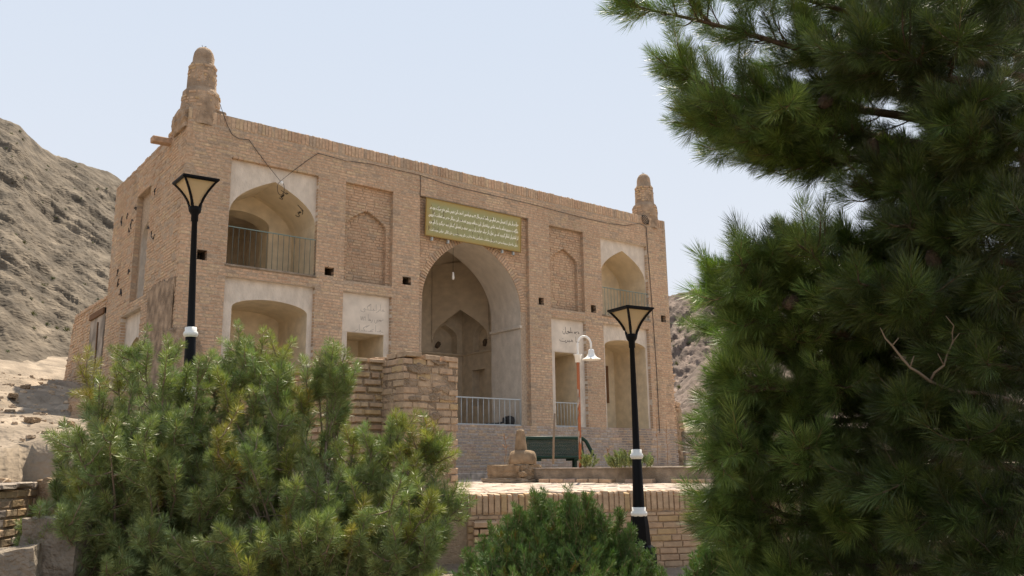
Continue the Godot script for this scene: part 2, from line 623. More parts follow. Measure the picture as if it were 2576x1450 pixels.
# ---------------------------------------------------------------- the scene
func _ready() -> void:
	rng.seed = 20
	var cam := Camera3D.new()
	cam.name = "camera"
	cam.transform = Transform3D(Basis(CR, CU, -CF).orthonormalized(), EYE)
	cam.fov = 37.46
	cam.near = 0.05
	cam.far = 1500.0
	add_child(cam)
	cam.current = true
	var env := Environment.new()
	env.background_mode = Environment.BG_SKY
	var sm := ProceduralSkyMaterial.new()
	sm.sky_top_color = Color(0.785, 0.838, 0.912)
	sm.sky_horizon_color = Color(0.91, 0.917, 0.935)
	sm.sky_curve = 0.30
	sm.ground_bottom_color = Color(0.42, 0.35, 0.27)
	sm.ground_horizon_color = Color(0.66, 0.62, 0.58)
	sm.sun_angle_max = 6.0
	sm.energy_multiplier = 0.505
	var sky := Sky.new()
	sky.sky_material = sm
	env.sky = sky
	env.tonemap_mode = Environment.TONE_MAPPER_LINEAR
	env.tonemap_exposure = 2.15
	env.sdfgi_enabled = true
	env.ssao_enabled = true
	env.ssil_enabled = true
	var we := WorldEnvironment.new()
	we.name = "environment"
	we.environment = env
	add_child(we)
	var sun := DirectionalLight3D.new()
	sun.name = "sun"
	sun.light_energy = 1.3
	sun.light_color = Color(1.0, 0.95, 0.87)
	sun.light_angular_distance = 0.5
	sun.shadow_enabled = true
	sun.transform = Transform3D(Basis.looking_at(-Vector3(0.36, 0.866, -0.345)), Vector3(0, 30, 0))
	add_child(sun)

	hill_noise.frequency = 0.055
	hill_noise.fractal_octaves = 5
	hill_noise.seed = 5
	fine_noise.frequency = 0.06
	fine_noise.fractal_octaves = 4
	fine_noise.seed = 11
	rough_noise.frequency = 0.05
	rough_noise.fractal_octaves = 3
	rough_noise.seed = 3
	make_materials()
	make_bricks()

	make_ground()
	make_hills()
	make_terrace()
	make_shrine()
	make_annex()
	make_walls()
	make_stones()
	make_lamps()
	make_bench()
	make_small_things()
	make_plants()
	make_left_pines()
	make_thujas()
	make_big_pine()

func make_materials() -> void:
	for c in [Color(0.61, 0.41, 0.275), Color(0.61, 0.435, 0.295), Color(0.59, 0.385, 0.255), Color(0.63, 0.475, 0.305), Color(0.55, 0.40, 0.28),
			Color(0.54, 0.34, 0.225), Color(0.48, 0.41, 0.355), Color(0.42, 0.35, 0.30), Color(0.47, 0.355, 0.285), Color(0.59, 0.41, 0.205),
			Color(0.45, 0.27, 0.18), Color(0.37, 0.30, 0.235), Color(0.48, 0.37, 0.235), Color(0.60, 0.50, 0.41), Color(0.56, 0.45, 0.36)]:
		tones.append(c if tones.size() in [6, 7, 8, 13, 14] else c.lerp(Color(0.62, 0.445, 0.295), 0.4))
	var grain := noise_tex(0.02, 0.78, 1.0, 5, 2)
	var grit := noise_tex(0.06, 0.0, 1.0, 4, 9)
	var blot := noise_tex(0.006, 0.62, 1.0, 5, 21)
	var wash := noise_tex(0.014, 0.87, 1.0, 7, 23)
	var strata := noise_tex(0.012, 0.34, 1.0, 6, 33)
	for c in tones:
		for f in [0.84, 1.0, 1.08]: tone_mats.append(mat(Color(c.r * f, c.g * f, c.b * f), 0.95, grain, 0.9, grit, 0.35))
	brick_mm_mat = mat(Color.WHITE, 0.95, grain, 0.9, grit, 0.35, true)
	mats.mortar = mat(Color(0.55, 0.425, 0.31), 1.0, grain, 1.3, grit, 1.2)
	mats.mud = mat(Color(0.53, 0.385, 0.265), 1.0, blot, 0.9, grit, 2.0)
	mats.plaster = mat(Color(0.68, 0.60, 0.505), 0.95, wash, 0.45, grit, 0.8)
	mats.plaster.uv1_scale = Vector3(0.55, 0.3, 0.55)
	mats.cream = mat(Color(0.74, 0.62, 0.44), 0.95, wash, 0.4, grit, 0.3)
	mats.grey_plaster = mat(Color(0.48, 0.41, 0.34), 0.95, blot, 0.5, grit, 0.5)
	mats.dim = mat(Color(0.68, 0.57, 0.43), 0.95, wash, 0.5)
	mats.dark_hole = mat(Color(0.13, 0.095, 0.065), 1.0)
	mats.ground = mat(Color(0.415, 0.333, 0.25), 1.0, blot, 0.35, grit, 3.0)
	mats.hill = mat(Color(0.315, 0.255, 0.188), 1.0, strata, 0.10, grit, 12.0)
	mats.hill.uv1_scale = Vector3(0.10, 0.22, 0.10)
	mats.far_hill = mat(Color(0.37, 0.28, 0.23), 1.0, strata, 0.07, grit, 15.0)
	mats.stone_grey = mat(Color(0.36, 0.30, 0.235), 1.0, blot, 0.8, grit, 2.0)
	mats.stone_tan = mat(Color(0.42, 0.30, 0.19), 1.0, blot, 1.1, grit, 1.5)
	mats.render = mat(Color(0.42, 0.335, 0.25), 0.95, blot, 0.8, grit, 1.0)
	mats.cap = mat(Color(0.55, 0.46, 0.38), 0.9, blot, 1.2, grit, 0.6)
	mats.black = mat(Color(0.006, 0.006, 0.007), 0.5)
	mats.black.metallic_specular = 0.22
	mats.white = mat(Color(0.74, 0.73, 0.70), 0.4)
	mats.amber = mat(Color(0.66, 0.53, 0.33), 0.45)
	mats.amber.backlight_enabled = true
	mats.amber.backlight = Color(0.8, 0.65, 0.4)
	mats.cable = mat(Color(0.03, 0.028, 0.028), 0.7)
	mats.teal_rail = mat(Color(0.16, 0.22, 0.20), 0.6)
	mats.dark_rail = mat(Color(0.10, 0.115, 0.10), 0.6)
	mats.pale_rail = mat(Color(0.40, 0.43, 0.44), 0.5)
	mats.bench = mat(Color(0.014, 0.035, 0.025), 0.5)
	mats.bench.metallic_specular = 0.25
	mats.orange_paint = mat(Color(0.50, 0.175, 0.08), 0.7, noise_tex(0.03, 0.7, 1.0, 3, 8), 3.0)
	mats.wood = mat(Color(0.20, 0.11, 0.06), 0.9, grain, 2.0)
	mats.bark = mat(Color(0.12, 0.088, 0.062), 1.0, grain, 3.0, grit, 1.0)
	mats.pale_bark = mat(Color(0.30, 0.235, 0.175), 1.0, grain, 3.0)
	mats.dry = mat(Color(0.30, 0.17, 0.085), 1.0)
	for q in [["needle", 0.45, 0.34], ["scale", 0.6, 0.25]]:
		var m := mat(Color.WHITE, q[1], null, 1.0, null, 0.0, true)
		m.backlight_enabled = true
		m.backlight = Color(0.8, 0.9, 0.4) * (q[2] * 2.0)
		m.metallic_specular = 0.5
		mats[q[0]] = m

# ---------------------------------------------------------------- hills
func make_hills() -> void:
	var foot := [P(-700, 900, 24), P(-300, 915, 25), P(0, 930, 26.5), P(160, 965, 29), P(330, 960, 33), P(600, 960, 40), P(900, 960, 48)]
	var crest := [P(-700, 120, 50), P(-300, 190, 54), P(-120, 262, 57), P(0, 297, 59), P(45, 312, 60), P(80, 345, 62), P(130, 384, 64), P(200, 408, 66), P(250, 425, 68), P(305, 455, 70), P(420, 560, 74), P(600, 640, 80), P(900, 700, 90)]
	var g := make_hill("hillside", "bare grey brown rocky hillside rising left of the shrine", foot, crest, 300, 190, 1.0, mats.hill, Vector3(-2, -6, -9), Vector3(0.5, 0.85, 0.2))
	var foot2 := [P(1300, 1030, 80), P(1600, 1030, 80), P(1700, 1030, 78), P(1800, 1030, 77), P(2100, 1030, 76), P(2600, 1030, 76), P(3200, 1030, 76)]
	var crest2 := [P(1300, 830, 120), P(1600, 765, 118), P(1660, 752, 117), P(1690, 742, 116), P(1725, 734, 115), P(1760, 726, 114), P(1850, 728, 113), P(2100, 740, 112), P(2600, 760, 110), P(3200, 790, 110)]
	var g2 := make_hill("rocky_hill", "mauve brown rocky hill behind the right end of the shrine", foot2, crest2, 220, 120, 1.9, mats.far_hill, Vector3(6, -9, -14), Vector3(-0.3, 0.7, 0.4))
	var foot3 := [P(1560, 1080, 34), P(1680, 1075, 33), P(1760, 1070, 32), P(1900, 1070, 31), P(2300, 1080, 30), P(3000, 1090, 30)]
	var crest3 := [P(1560, 1015, 60), P(1680, 985, 58), P(1725, 955, 57), P(1790, 890, 56), P(1850, 850, 55), P(1990, 820, 54), P(2300, 830, 52), P(3000, 850, 52)]
	var g3 := make_hill("near_hill_spur", "tan stony spur sloping down behind the shrine's right corner", foot3, crest3, 150, 80, 0.85, mats.far_hill, Vector3(5, -6, -9), Vector3(-0.5, 0.7, 0.2))
	# scattered scrub on the slopes: one mass
	rng.seed = 77
	var tuft := sprig(0.10, 46, 0.34, 0.018, 1.35, 0.35, 40, Color(0.085, 0.10, 0.045), Color(0.15, 0.15, 0.075), Color(0.2, 0.14, 0.09), 0.0)
	rng.seed = 78
	var xf := []
	var co := []
	for q in [[g, 300, 190, 130, 0.42], [g3, 150, 80, 70, 0.6], [g2, 220, 120, 60, 0.9]]:
		for i in q[3]:
			var r: int = int((q[2] - 1) / 1.2 * pow(rng.randf(), 1.3) * 0.97)
			var c: int = rng.randi() % q[1]
			var p: Vector3 = q[0][r][c]
			xf.append(aim(p - Vector3(0, 0.05, 0), Vector3.UP + jolt(0.2), q[4] * rng.randf_range(0.5, 1.5)))
			co.append(tinted(Color(1, 1, 1), 0.25))
	tag(swarm("scrub", tuft, mats.scale, xf, co, self), "low dry green scrub dotted over the hillsides", "scrub", "", "stuff")

# ---------------------------------------------------------------- terrace
func front(l: float, out := 0.0) -> Vector2:
	return FRONT_A + FRONT_D * l + Vector2(-FRONT_D.y, FRONT_D.x) * out

func make_terrace() -> void:
	var e := front(34.0, -0.14)
	var a := front(0.0, -0.14)
	var t := part("terrace", slab([Vector2(-7.4, 0.0), Vector2(-7.4, 8.3), a, e, Vector2(e.x, 0.0)], -2.9, -1.305), mats.mortar, self)
	tag(t, "raised brick paved terrace in front of the shrine", "", "", "structure")
	rng.seed = 31
	var l := []
	var x := -7.3
	while x < 1.4:
		var z := 0.92
		while z < 16.0:
			var p := Vector2(x + 0.12, z + 0.12)
			var s := (p - FRONT_A).dot(Vector2(-FRONT_D.y, FRONT_D.x))
			if s < -0.24 and not (p.x < -6.5 and p.y > 7.7):
				var b := Basis(Vector3.UP, rng.randf_range(-0.02, 0.02))
				b = b * Basis(Vector3.RIGHT, rng.randf_range(-0.012, 0.012)) * Basis(Vector3.FORWARD, rng.randf_range(-0.012, 0.012))
				# the brick mesh has its worked face along +z; lay it flat
				var f := Basis(b.x * 0.228, -b.z * 0.228, b.y * 0.05)
				l.append([Transform3D(f, Vector3(p.x, -1.295 + rng.randf_range(-0.006, 0.006), p.y)), [6, 13, 13, 14][rng.randi() % 4]])
			z += 0.24
		x += 0.24
	lay(l, t, 300, "paving_brick", "paving")
	# the apron under the facade, with its kerb
	var k := part("apron", slab([Vector2(-7.2, 0.01), Vector2(-7.2, 0.62), Vector2(7.6, 0.62), Vector2(7.6, 0.01)], -1.32, -1.15), mats.grey_plaster, self)
	tag(k, "narrow raised apron along the foot of the shrine", "", "", "structure")
	rng.seed = 32
	var kx := -7.2
	while kx < 7.4:
		var w := rng.randf_range(0.5, 0.75)
		part("kerb", soft_box(Vector3(w - 0.012, 0.185, 0.16), 0.015, 0.006), mats.cap, k, Transform3D(Basis(), Vector3(kx + w * 0.5, -1.216, 0.705)))
		kx += w

	# the retaining wall that carries the terrace's front edge
	var w0 := thing("retaining_wall", "tan brick retaining wall with an upright brick coping under the terrace edge", "retaining wall", Vector3(FRONT_A.x, -2.1, FRONT_A.y))
	var f0 := front(0.0, -0.14)
	var f1 := front(34.0, -0.14)
	var g0 := front(0.0, -0.01)
	var g1 := front(34.0, -0.01)
	part("wall_core", slab([f0, g0, g1, f1], -2.9, -1.32), mats.mud, w0)
	rng.seed = 33
	l = []
	var ax := Vector3(FRONT_D.x, 0, FRONT_D.y)
	var n := Vector3(-FRONT_D.y, 0, FRONT_D.x)
	var o := Vector3(FRONT_A.x, 0, FRONT_A.y)
	soldiers(l, o, ax, n, 0.02, 9.0, -1.495, -1.27, 0.066, "terrace", 0.13, 0.012)
	courses(l, o, ax, n, 0.0, 9.0, -2.45, -1.497, [], {"tone": "terrace", "jit": 0.003, "tilt": 0.005, "joint": 0.006, "h": 0.07})
	lay(l, w0, 300)

# ---------------------------------------------------------------- the shrine
func make_shrine() -> void:
	var b := thing("brick_shrine", "long two storey brick shrine with a tall central arch and two corner turrets", "shrine", Vector3(0, -1.1, 0))
	var core := CSGCombiner3D.new()
	core.name = "wall"
	core.position = Vector3(0, 1.1, 0)
	b.add_child(core)
	var body := CSGBox3D.new()
	body.name = "body"
	body.size = Vector3(14.293, 8.2, 5.632)
	body.position = Vector3(-0.048, 1.9, -2.8195)
	body.material = mats.mortar
	core.add_child(body)
	var parapet := CSGBox3D.new()
	parapet.name = "parapet"
	parapet.size = Vector3(14.29, 0.4, 0.5)
	parapet.position = Vector3(-0.047, 6.08, -0.256)
	parapet.material = mats.mortar
	core.add_child(parapet)
	# left bay
	cut_box(core, "recess", Vector3(-6.27, 3.1, -0.1), Vector3(-4.31, 5.4, 0.2), mats.plaster)
	cut_arch(core, "niche", arch_poly(-5.27, 0.965, 3.1, 4.2, 5.08, 0.8), 0.0, -1.35, mats.cream)
	cut_arch(core, "doorway", arch_poly(-5.55, 0.69, 3.1, 4.42, 4.7, 0.95), -1.3, -1.95, mats.cream)
	cut_box(core, "room", Vector3(-6.8, 3.1, -3.7), Vector3(-4.5, 5.0, -1.9), mats.dim)
	cut_box(core, "recess", Vector3(-6.27, 0.0, -0.1), Vector3(-4.31, 2.86, 0.2), mats.plaster)
	cut_arch(core, "niche", arch_poly(-5.25, 0.82, 0.0, 2.26, 2.48, 0.97), 0.0, -1.6, mats.cream)
	cut_arch(core, "hollow", arch_poly(-5.1, 0.2, 0.9, 1.6, 1.8, 0.9), -1.5, -2.1, mats.dim)
	# left blind niche and the opening under it
	cut_box(core, "recess", Vector3(-3.64, 3.1, -0.112), Vector3(-2.41, 5.4, 0.2), mats.mortar)
	cut_arch(core, "niche", arch_poly(-3.03, 0.5, 3.1, 4.42, 4.84, 0.72), 0.0, -0.212, mats.mortar)
	cut_box(core, "recess", Vector3(-3.64, 0.0, -0.1), Vector3(-2.41, 2.86, 0.2), mats.plaster)
	cut_box(core, "opening", Vector3(-3.47, 0.0, -1.3), Vector3(-2.55, 1.97, 0.2), mats.cream)
	# the great arch and the chamber behind it
	cut_box(core, "recess", Vector3(-1.67, 0.0, -0.112), Vector3(1.69, 5.44, 0.2), mats.mortar)
	cut_arch(core, "great_arch", arch_poly(-0.03, 1.5, 0.0, 2.9, 4.62, 0.86, 40), 0.0, -1.4, mats.plaster)
	cut_box(core, "chamber", Vector3(-2.1, 0.0, -3.65), Vector3(2.1, 4.75, -1.38), mats.dim)
	var dome := CSGSphere3D.new()
	dome.name = "vault"
	dome.radius = 1.0
	dome.radial_segments = 40
	dome.rings = 20
	dome.transform = Transform3D(Basis.from_scale(Vector3(2.0, 0.95, 1.1)), Vector3(0, 4.7, -2.52))
	dome.operation = CSGShape3D.OPERATION_SUBTRACTION
	dome.material = mats.dim
	core.add_child(dome)
	cut_arch(core, "niche", arch_poly(1.5, 0.42, 2.24, 2.72, 3.06, 0.75), -3.5, -3.95, mats.dim)
	cut_arch(core, "niche", arch_poly(-2.75, 0.34, 2.24, 2.66, 3.0, 0.75), 0.0, -0.3, mats.dim, -PI / 2, Vector3(2.0, 0, 0))
	cut_box(core, "niche", Vector3(2.0, 0.7, -3.15), Vector3(2.35, 1.72, -2.55), mats.dim)
	# right bays
	cut_box(core, "recess", Vector3(2.42, 3.1, -0.112), Vector3(3.66, 5.38, 0.2), mats.mortar)
	cut_arch(core, "niche", arch_poly(3.02, 0.48, 3.1, 4.42, 4.84, 0.72), 0.0, -0.212, mats.mortar)
	cut_box(core, "recess", Vector3(2.42, 0.0, -0.1), Vector3(3.66, 2.86, 0.2), mats.plaster)
	cut_box(core, "opening", Vector3(2.6, 0.0, -1.2), Vector3(3.46, 1.96, 0.2), mats.cream)
	cut_box(core, "recess", Vector3(4.33, 3.1, -0.1), Vector3(6.23, 5.36, 0.2), mats.plaster)
	cut_arch(core, "niche", arch_poly(5.29, 0.92, 3.1, 4.22, 5.1, 0.8), 0.0, -1.15, mats.cream)
	cut_box(core, "recess", Vector3(4.33, 0.0, -0.1), Vector3(6.17, 2.86, 0.2), mats.plaster)
	cut_arch(core, "niche", arch_poly(5.27, 0.82, 0.0, 2.28, 2.47, 0.97), 0.0, -1.4, mats.cream)
	# putlog holes
	var holes := [[-6.86, -6.66, 3.12, 3.33], [-4.1, -3.88, 3.16, 3.37], [-2.13, -1.9, 3.17, 3.38], [2.0, 2.18, 3.15, 3.34], [3.88, 4.07, 3.13, 3.34], [6.72, 6.93, 3.13, 3.33]]
	for h in holes: cut_box(core, "socket", Vector3(h[0], h[2], -0.42), Vector3(h[1], h[3], 0.2), mats.dark_hole)
	# the left side
	cut_box(core, "recess", Vector3(-7.4, 2.75, -3.52), Vector3(-7.06, 5.27, -2.4), mats.mortar)
	cut_arch(core, "niche", arch_poly(-2.93, 0.5, 2.85, 4.2, 4.64, 0.78), 0.0, -0.5, mats.plaster, -PI / 2, Vector3(-7.1, 0, 0))
	cut_box(core, "recess", Vector3(-7.4, 0.0, -4.15), Vector3(-7.06, 2.52, -2.5), mats.plaster)
	cut_arch(core, "niche", arch_poly(-3.2, 0.55, 0.0, 1.6, 1.95, 0.85), 0.0, -0.7, mats.cream, -PI / 2, Vector3(-7.1, 0, 0))

	# brick skins
	rng.seed = 41
	var l := []
	var cut := [rect_hole(-6.27, -4.31, 3.1, 5.4), rect_hole(-6.27, -4.31, 0.0, 2.86), rect_hole(-3.64, -2.41, 3.1, 5.4), rect_hole(-3.64, -2.41, 0.0, 2.86), rect_hole(-1.67, 1.69, 0.0, 5.44),
		rect_hole(2.42, 3.66, 3.1, 5.38), rect_hole(2.42, 3.66, 0.0, 2.86), rect_hole(4.33, 6.23, 3.1, 5.36), rect_hole(4.33, 6.17, 0.0, 2.86)]
	for h in holes: cut.append(rect_hole(h[0], h[1], h[2], h[3]))
	var ragged := func(y: float):
		var e := 7.05 + 0.022 * (5.0 - y) + 0.035 * rough_noise.get_noise_1d(y * 260.0)
		return Vector2(-7.2 + (0.05 * maxf(0.0, rough_noise.get_noise_1d(y * 300.0 + 70.0)) if y < 2.6 else 0.0), e)
	courses(l, Vector3.ZERO, Vector3.RIGHT, Vector3.BACK, -7.2, 7.2, -1.15, 6.0, cut, {"depth": 0.118, "jit": 0.0022, "joint": 0.010, "low_tone": "plinth", "low_y": 0.0, "ragged": ragged})
	soldiers(l, Vector3.ZERO, Vector3.RIGHT, Vector3.BACK, -7.2, 7.06, 6.002, 6.3, 0.082, "facade", 0.3, 0.014)
	for q in [[-3.64, -2.41, -3.03, 0.5, 5.4], [2.42, 3.66, 3.02, 0.48, 5.38]]:
		courses(l, Vector3(0, 0, -0.1), Vector3.RIGHT, Vector3.BACK, q[0], q[1], 3.1, q[4], [arch_hole(q[2], q[3], 3.1, 4.42, 4.84, 0.72)], {"depth": 0.118, "jit": 0.004})
		courses(l, Vector3(0, 0, -0.2), Vector3.RIGHT, Vector3.BACK, q[2] - q[3], q[2] + q[3], 3.1, 4.84, [], {"depth": 0.06, "jit": 0.004, "ragged": func(y: float):
			return arch_hole(q[2], q[3], 3.0, 4.42, 4.85, 0.72).call(y)})
	courses(l, Vector3(0, 0, -0.1), Vector3.RIGHT, Vector3.BACK, -1.67, 1.69, 0.0, 5.44, [arch_hole(-0.03, 1.5, -0.1, 2.9, 4.62, 0.86, 0.17)], {"depth": 0.09, "jit": 0.004})
	# voussoirs of the great arch
	var arc := arch_poly(-0.03, 1.5, 2.2, 2.9, 4.62, 0.86, 400)
	var s := 0.0
	var last := -1.0
	for i in range(1, arc.size() - 1):
		s += (arc[i] - arc[i - 1]).length()
		if s - last < 0.068: continue
		last = s
		var tg := (arc[i + 1] - arc[i - 1]).normalized()
		var nr := Vector2(-tg.y, tg.x)
		if nr.dot(arc[i] - Vector2(-0.03, 2.6)) < 0.0: nr = -nr
		var c := arc[i] + nr * 0.088
		l.append([Transform3D(Basis(Vector3(nr.x, nr.y, 0) * 0.172, Vector3(-nr.y, nr.x, 0) * 0.056, Vector3.BACK * 0.1), Vector3(c.x, c.y, -0.143 + rng.randf_range(-0.003, 0.006))), tone("facade")])
	# left side wall
	courses(l, Vector3(-7.2, 0, 0), Vector3.BACK, Vector3.LEFT, -5.62, -0.005, -0.1, 5.98, [rect_hole(-3.52, -2.4, 2.75, 5.27), rect_hole(-4.15, -2.5, 0.0, 2.52)], {"depth": 0.118, "jit": 0.008})
	soldiers(l, Vector3(-7.2, 0, 0), Vector3.BACK, Vector3.LEFT, -5.62, -0.7, 5.98, 6.06, 0.23, "facade", 0.3, 0.02)
	for i in 4:
		var hh := 0.06 + 0.075 * i
		l.append([Transform3D(Basis(Vector3.BACK * (1.25 - 0.28 * i), Vector3.UP * 0.07, Vector3.LEFT * 0.2), Vector3(-7.11, 6.02 + hh, -0.10 - 0.5 * (1.25 - 0.28 * i))), tone("facade")])
	lay(l, b, 300)

	# plaster faces that carry scrawled writing
	part("plaster_panel", panel_mesh(1.2, 0.86), scrawl_mat(11, mats.plaster.albedo_color, ["بارابلگی", "حسین رضا ۱۳۸۷", "یادگار"], Color(0.30, 0.28, 0.26), 0.5), b, Transform3D(Basis(), Vector3(-3.025, 2.41, -0.094)))
	part("plaster_panel", panel_mesh(1.2, 0.86), scrawl_mat(12, mats.plaster.albedo_color, ["بچه ناموران", "با غیرت"], Color(0.12, 0.12, 0.13), 1.0), b, Transform3D(Basis(), Vector3(3.04, 2.41, -0.094)))
	scrawl_strokes(b)

	# ledges inside the great arch
	part("impost_ledge", soft_box(Vector3(0.07, 0.075, 1.34), 0.012), mats.plaster, b, Transform3D(Basis(), Vector3(1.45, 2.52, -0.74)))
	part("chamber_ledge", soft_box(Vector3(4.18, 0.06, 0.07), 0.012), mats.dim, b, Transform3D(Basis(), Vector3(0, 2.21, -3.625)))
	part("chamber_ledge", soft_box(Vector3(0.07, 0.06, 2.1), 0.012), mats.dim, b, Transform3D(Basis(), Vector3(2.08, 2.21, -2.5)))
	# the squinch: a plate across the chamber's far right corner with a pointed opening
	var sq := begin()
	var qa := Vector3(1.02, 0, -3.62)
	var qb := Vector3(2.07, 0, -2.30)
	var qn := (qb - qa).cross(Vector3.UP).normalized()
	if qn.z < 0.0: qn = -qn
	for i in 24:
		var t0 := i / 24.0
		var t1 := (i + 1) / 24.0
		var y0 := 2.5 + 0.92 * arch_f(2.0 * t0 - 1.0, 0.72)
		var y1 := 2.5 + 0.92 * arch_f(2.0 * t1 - 1.0, 0.72)
		var p0 := qa.lerp(qb, t0)
		var p1 := qa.lerp(qb, t1)
		quad(sq, p0 + Vector3.UP * 4.8, p1 + Vector3.UP * 4.8, p1 + Vector3.UP * y1, p0 + Vector3.UP * y0)
		quad(sq, p0 + Vector3.UP * y0, p1 + Vector3.UP * y1, p1 + Vector3.UP * y1 - qn * 0.06, p0 + Vector3.UP * y0 - qn * 0.06)
		quad(sq, p1 + Vector3.UP * 4.8 - qn * 0.06, p0 + Vector3.UP * 4.8 - qn * 0.06, p0 + Vector3.UP * y0 - qn * 0.06, p1 + Vector3.UP * y1 - qn * 0.06)
	part("squinch", done(sq), mats.dim, b)
	part("wall_vent", stone(Vector3(0.12, 0.2, 0.1), 0.6, 0.3), mats.dark_hole, b, Transform3D(Basis(Vector3.BACK, -0.6), Vector3(1.43, 2.5, -3.93)))
	part("wall_vent", stone(Vector3(0.1, 0.2, 0.12), 0.6, 0.3), mats.dark_hole, b, Transform3D(Basis(Vector3.RIGHT, 0.4), Vector3(2.28, 2.5, -2.75)))
	part("door_edge", soft_box(Vector3(0.16, 1.1, 0.05), 0.01), mats.wood, b, Transform3D(Basis(), Vector3(5.72, 1.35, -1.37)))
	# pale sills on the string course
	for q in [[-5.29, 2.0, 3.105], [5.28, 1.94, 3.105]]:
		part("sill", soft_box(Vector3(q[1], 0.05, 0.16), 0.012), mats.render, b, Transform3D(Basis(), Vector3(q[0], q[2] - 0.01, -0.05)))
	# rain spout and the stain under it
	part("rain_spout", soft_box(Vector3(0.46, 0.13, 0.2), 0.015), tone_mats[16], b, Transform3D(Basis(Vector3.BACK, 0.04), Vector3(-7.36, 5.86, -1.15)))
	part("mud_patch", stone(Vector3(0.07, 2.9, 1.75), 0.05, 0.10, 14), mats.mud, b, Transform3D(Basis(Vector3.RIGHT, 0.02), Vector3(-7.2, 1.3, -1.02)))
	part("eroded_core", stone(Vector3(0.7, 2.0, 0.9), 0.35, 0.22, 14, 4.0), mats.mud, b, Transform3D(Basis(Vector3.BACK, 0.13), Vector3(7.32, -0.15, -0.55)))
	part("eroded_core", stone(Vector3(0.6, 0.95, 0.16), 0.5, 0.3, 12, 7.0), mats.mud, b, Transform3D(Basis(Vector3.BACK, 0.3), Vector3(-6.95, 1.25, -0.02)))
	rng.seed = 43
	for i in 26:
		var y := rng.randf_range(-1.05, 1.6)
		var bx := 7.2 + (1.6 - y) * 0.14 + rng.randf_range(-0.05, 0.06)
		part("brick", brick_meshes[i % 4], tone_mats[tone("facade") * 3 + 1], b, Transform3D(Basis(Vector3.UP, rng.randf_range(-0.4, 0.4)) * Basis.from_scale(Vector3(0.2, 0.055, 0.12)), Vector3(bx, y, rng.randf_range(-0.25, -0.08))))

	part("turret_footing", stone(Vector3(0.9, 0.55, 0.9), 0.35, 0.12, 10, 2.0), mats.mud, b, Transform3D(Basis(), Vector3(-6.84, 6.13, -0.48)))
	turret(b, Vector3(-6.87, 6.28, -0.36), 1.02, 51)
	turret(b, Vector3(6.63, 6.29, -0.36), 1.0, 52)

	railing(b, "balcony_railing", -6.27, -4.31, 3.12, 0.80, -0.045, 17, mats.teal_rail, mats.dark_rail, 0.006, false)
	railing(b, "balcony_railing", 4.34, 6.22, 3.12, 0.79, -0.045, 16, mats.teal_rail, mats.teal_rail, 0.006, false)
	railing(b, "arch_railing", -1.52, 1.46, 0.02, 0.64, -0.16, 19, mats.pale_rail, mats.pale_rail, 0.009, true)
	railing(b, "window_railing", 2.56, 3.46, 0.02, 0.61, -0.12, 9, mats.pale_rail, mats.pale_rail, 0.008, true)

	# sign over the great arch
	var sg := thing("sign_board", "olive gold sign board with lines of white Persian writing over the great arch", "sign", Vector3(-0.075, 4.46, 0.0))
	var tilt := Basis(Vector3.RIGHT, 0.045)
	part("board", soft_box(Vector3(2.93, 0.93, 0.035), 0.006), mats_sign_edge(), sg, Transform3D(tilt, Vector3(-0.075, 4.925, 0.035)))
	part("lettering", panel_mesh(2.91, 0.91), sign_mat(), sg, Transform3D(tilt, Vector3(-0.075, 4.926, 0.0555)))
	for q in [[0.0, 0.462, 2.95, 0.022], [0.0, -0.462, 2.95, 0.022], [-1.464, 0.0, 0.022, 0.9], [1.464, 0.0, 0.022, 0.9]]:
		part("frame", soft_box(Vector3(q[2], q[3], 0.03), 0.004), mats_sign_edge(), sg, Transform3D(tilt, Vector3(-0.075, 4.926, 0.05) + tilt * Vector3(q[0], q[1], 0)))
	for x in [-1.32, -0.85, 0.82, 1.18]:
		part("bracket", soft_box(Vector3(0.05, 0.13, 0.07), 0.008), mats.pale_rail, sg, Transform3D(Basis(), Vector3(x, 4.43, -0.02)))

func panel_mesh(w: float, h: float) -> ArrayMesh:
	var st := begin()
	var c := [Vector3(-w / 2, h / 2, 0), Vector3(w / 2, h / 2, 0), Vector3(w / 2, -h / 2, 0), Vector3(-w / 2, -h / 2, 0)]
	var uv := [Vector2(0, 0), Vector2(1, 0), Vector2(1, 1), Vector2(0, 1)]
	for i in [0, 1, 2, 0, 2, 3]:
		st.set_uv(uv[i])
		st.add_vertex(c[i])
	return done(st)

func railing(b: Node3D, called: String, x0: float, x1: float, y0: float, h: float, z: float, n: int, m: Material, bar: Material, r: float, knobs: bool) -> void:
	var st := begin()
	for y in [y0, y0 + h]: add_box(st, Vector3((x0 + x1) * 0.5, y, z), Vector3(x1 - x0, r * 3.2, r * 3.2))
	var rl := part(called, done(st), m, b)
	var bm := tube_mesh([Vector3(0, 0, 0), Vector3(0, h, 0)], r, 6)
	var km := lathe_mesh([Vector2(0.001, -0.02), Vector2(r * 2.2, 0), Vector2(0.001, 0.02)], 8)
	for i in n:
		var x := lerpf(x0 + r, x1 - r, float(i) / (n - 1))
		part("baluster", bm, bar, rl, Transform3D(Basis(), Vector3(x, y0, z)))
		if knobs and i % 2 == 1:
			part("knob", km, m, rl, Transform3D(Basis(), Vector3(x, y0 + h * (0.45 if i % 4 == 1 else 0.36), z)))

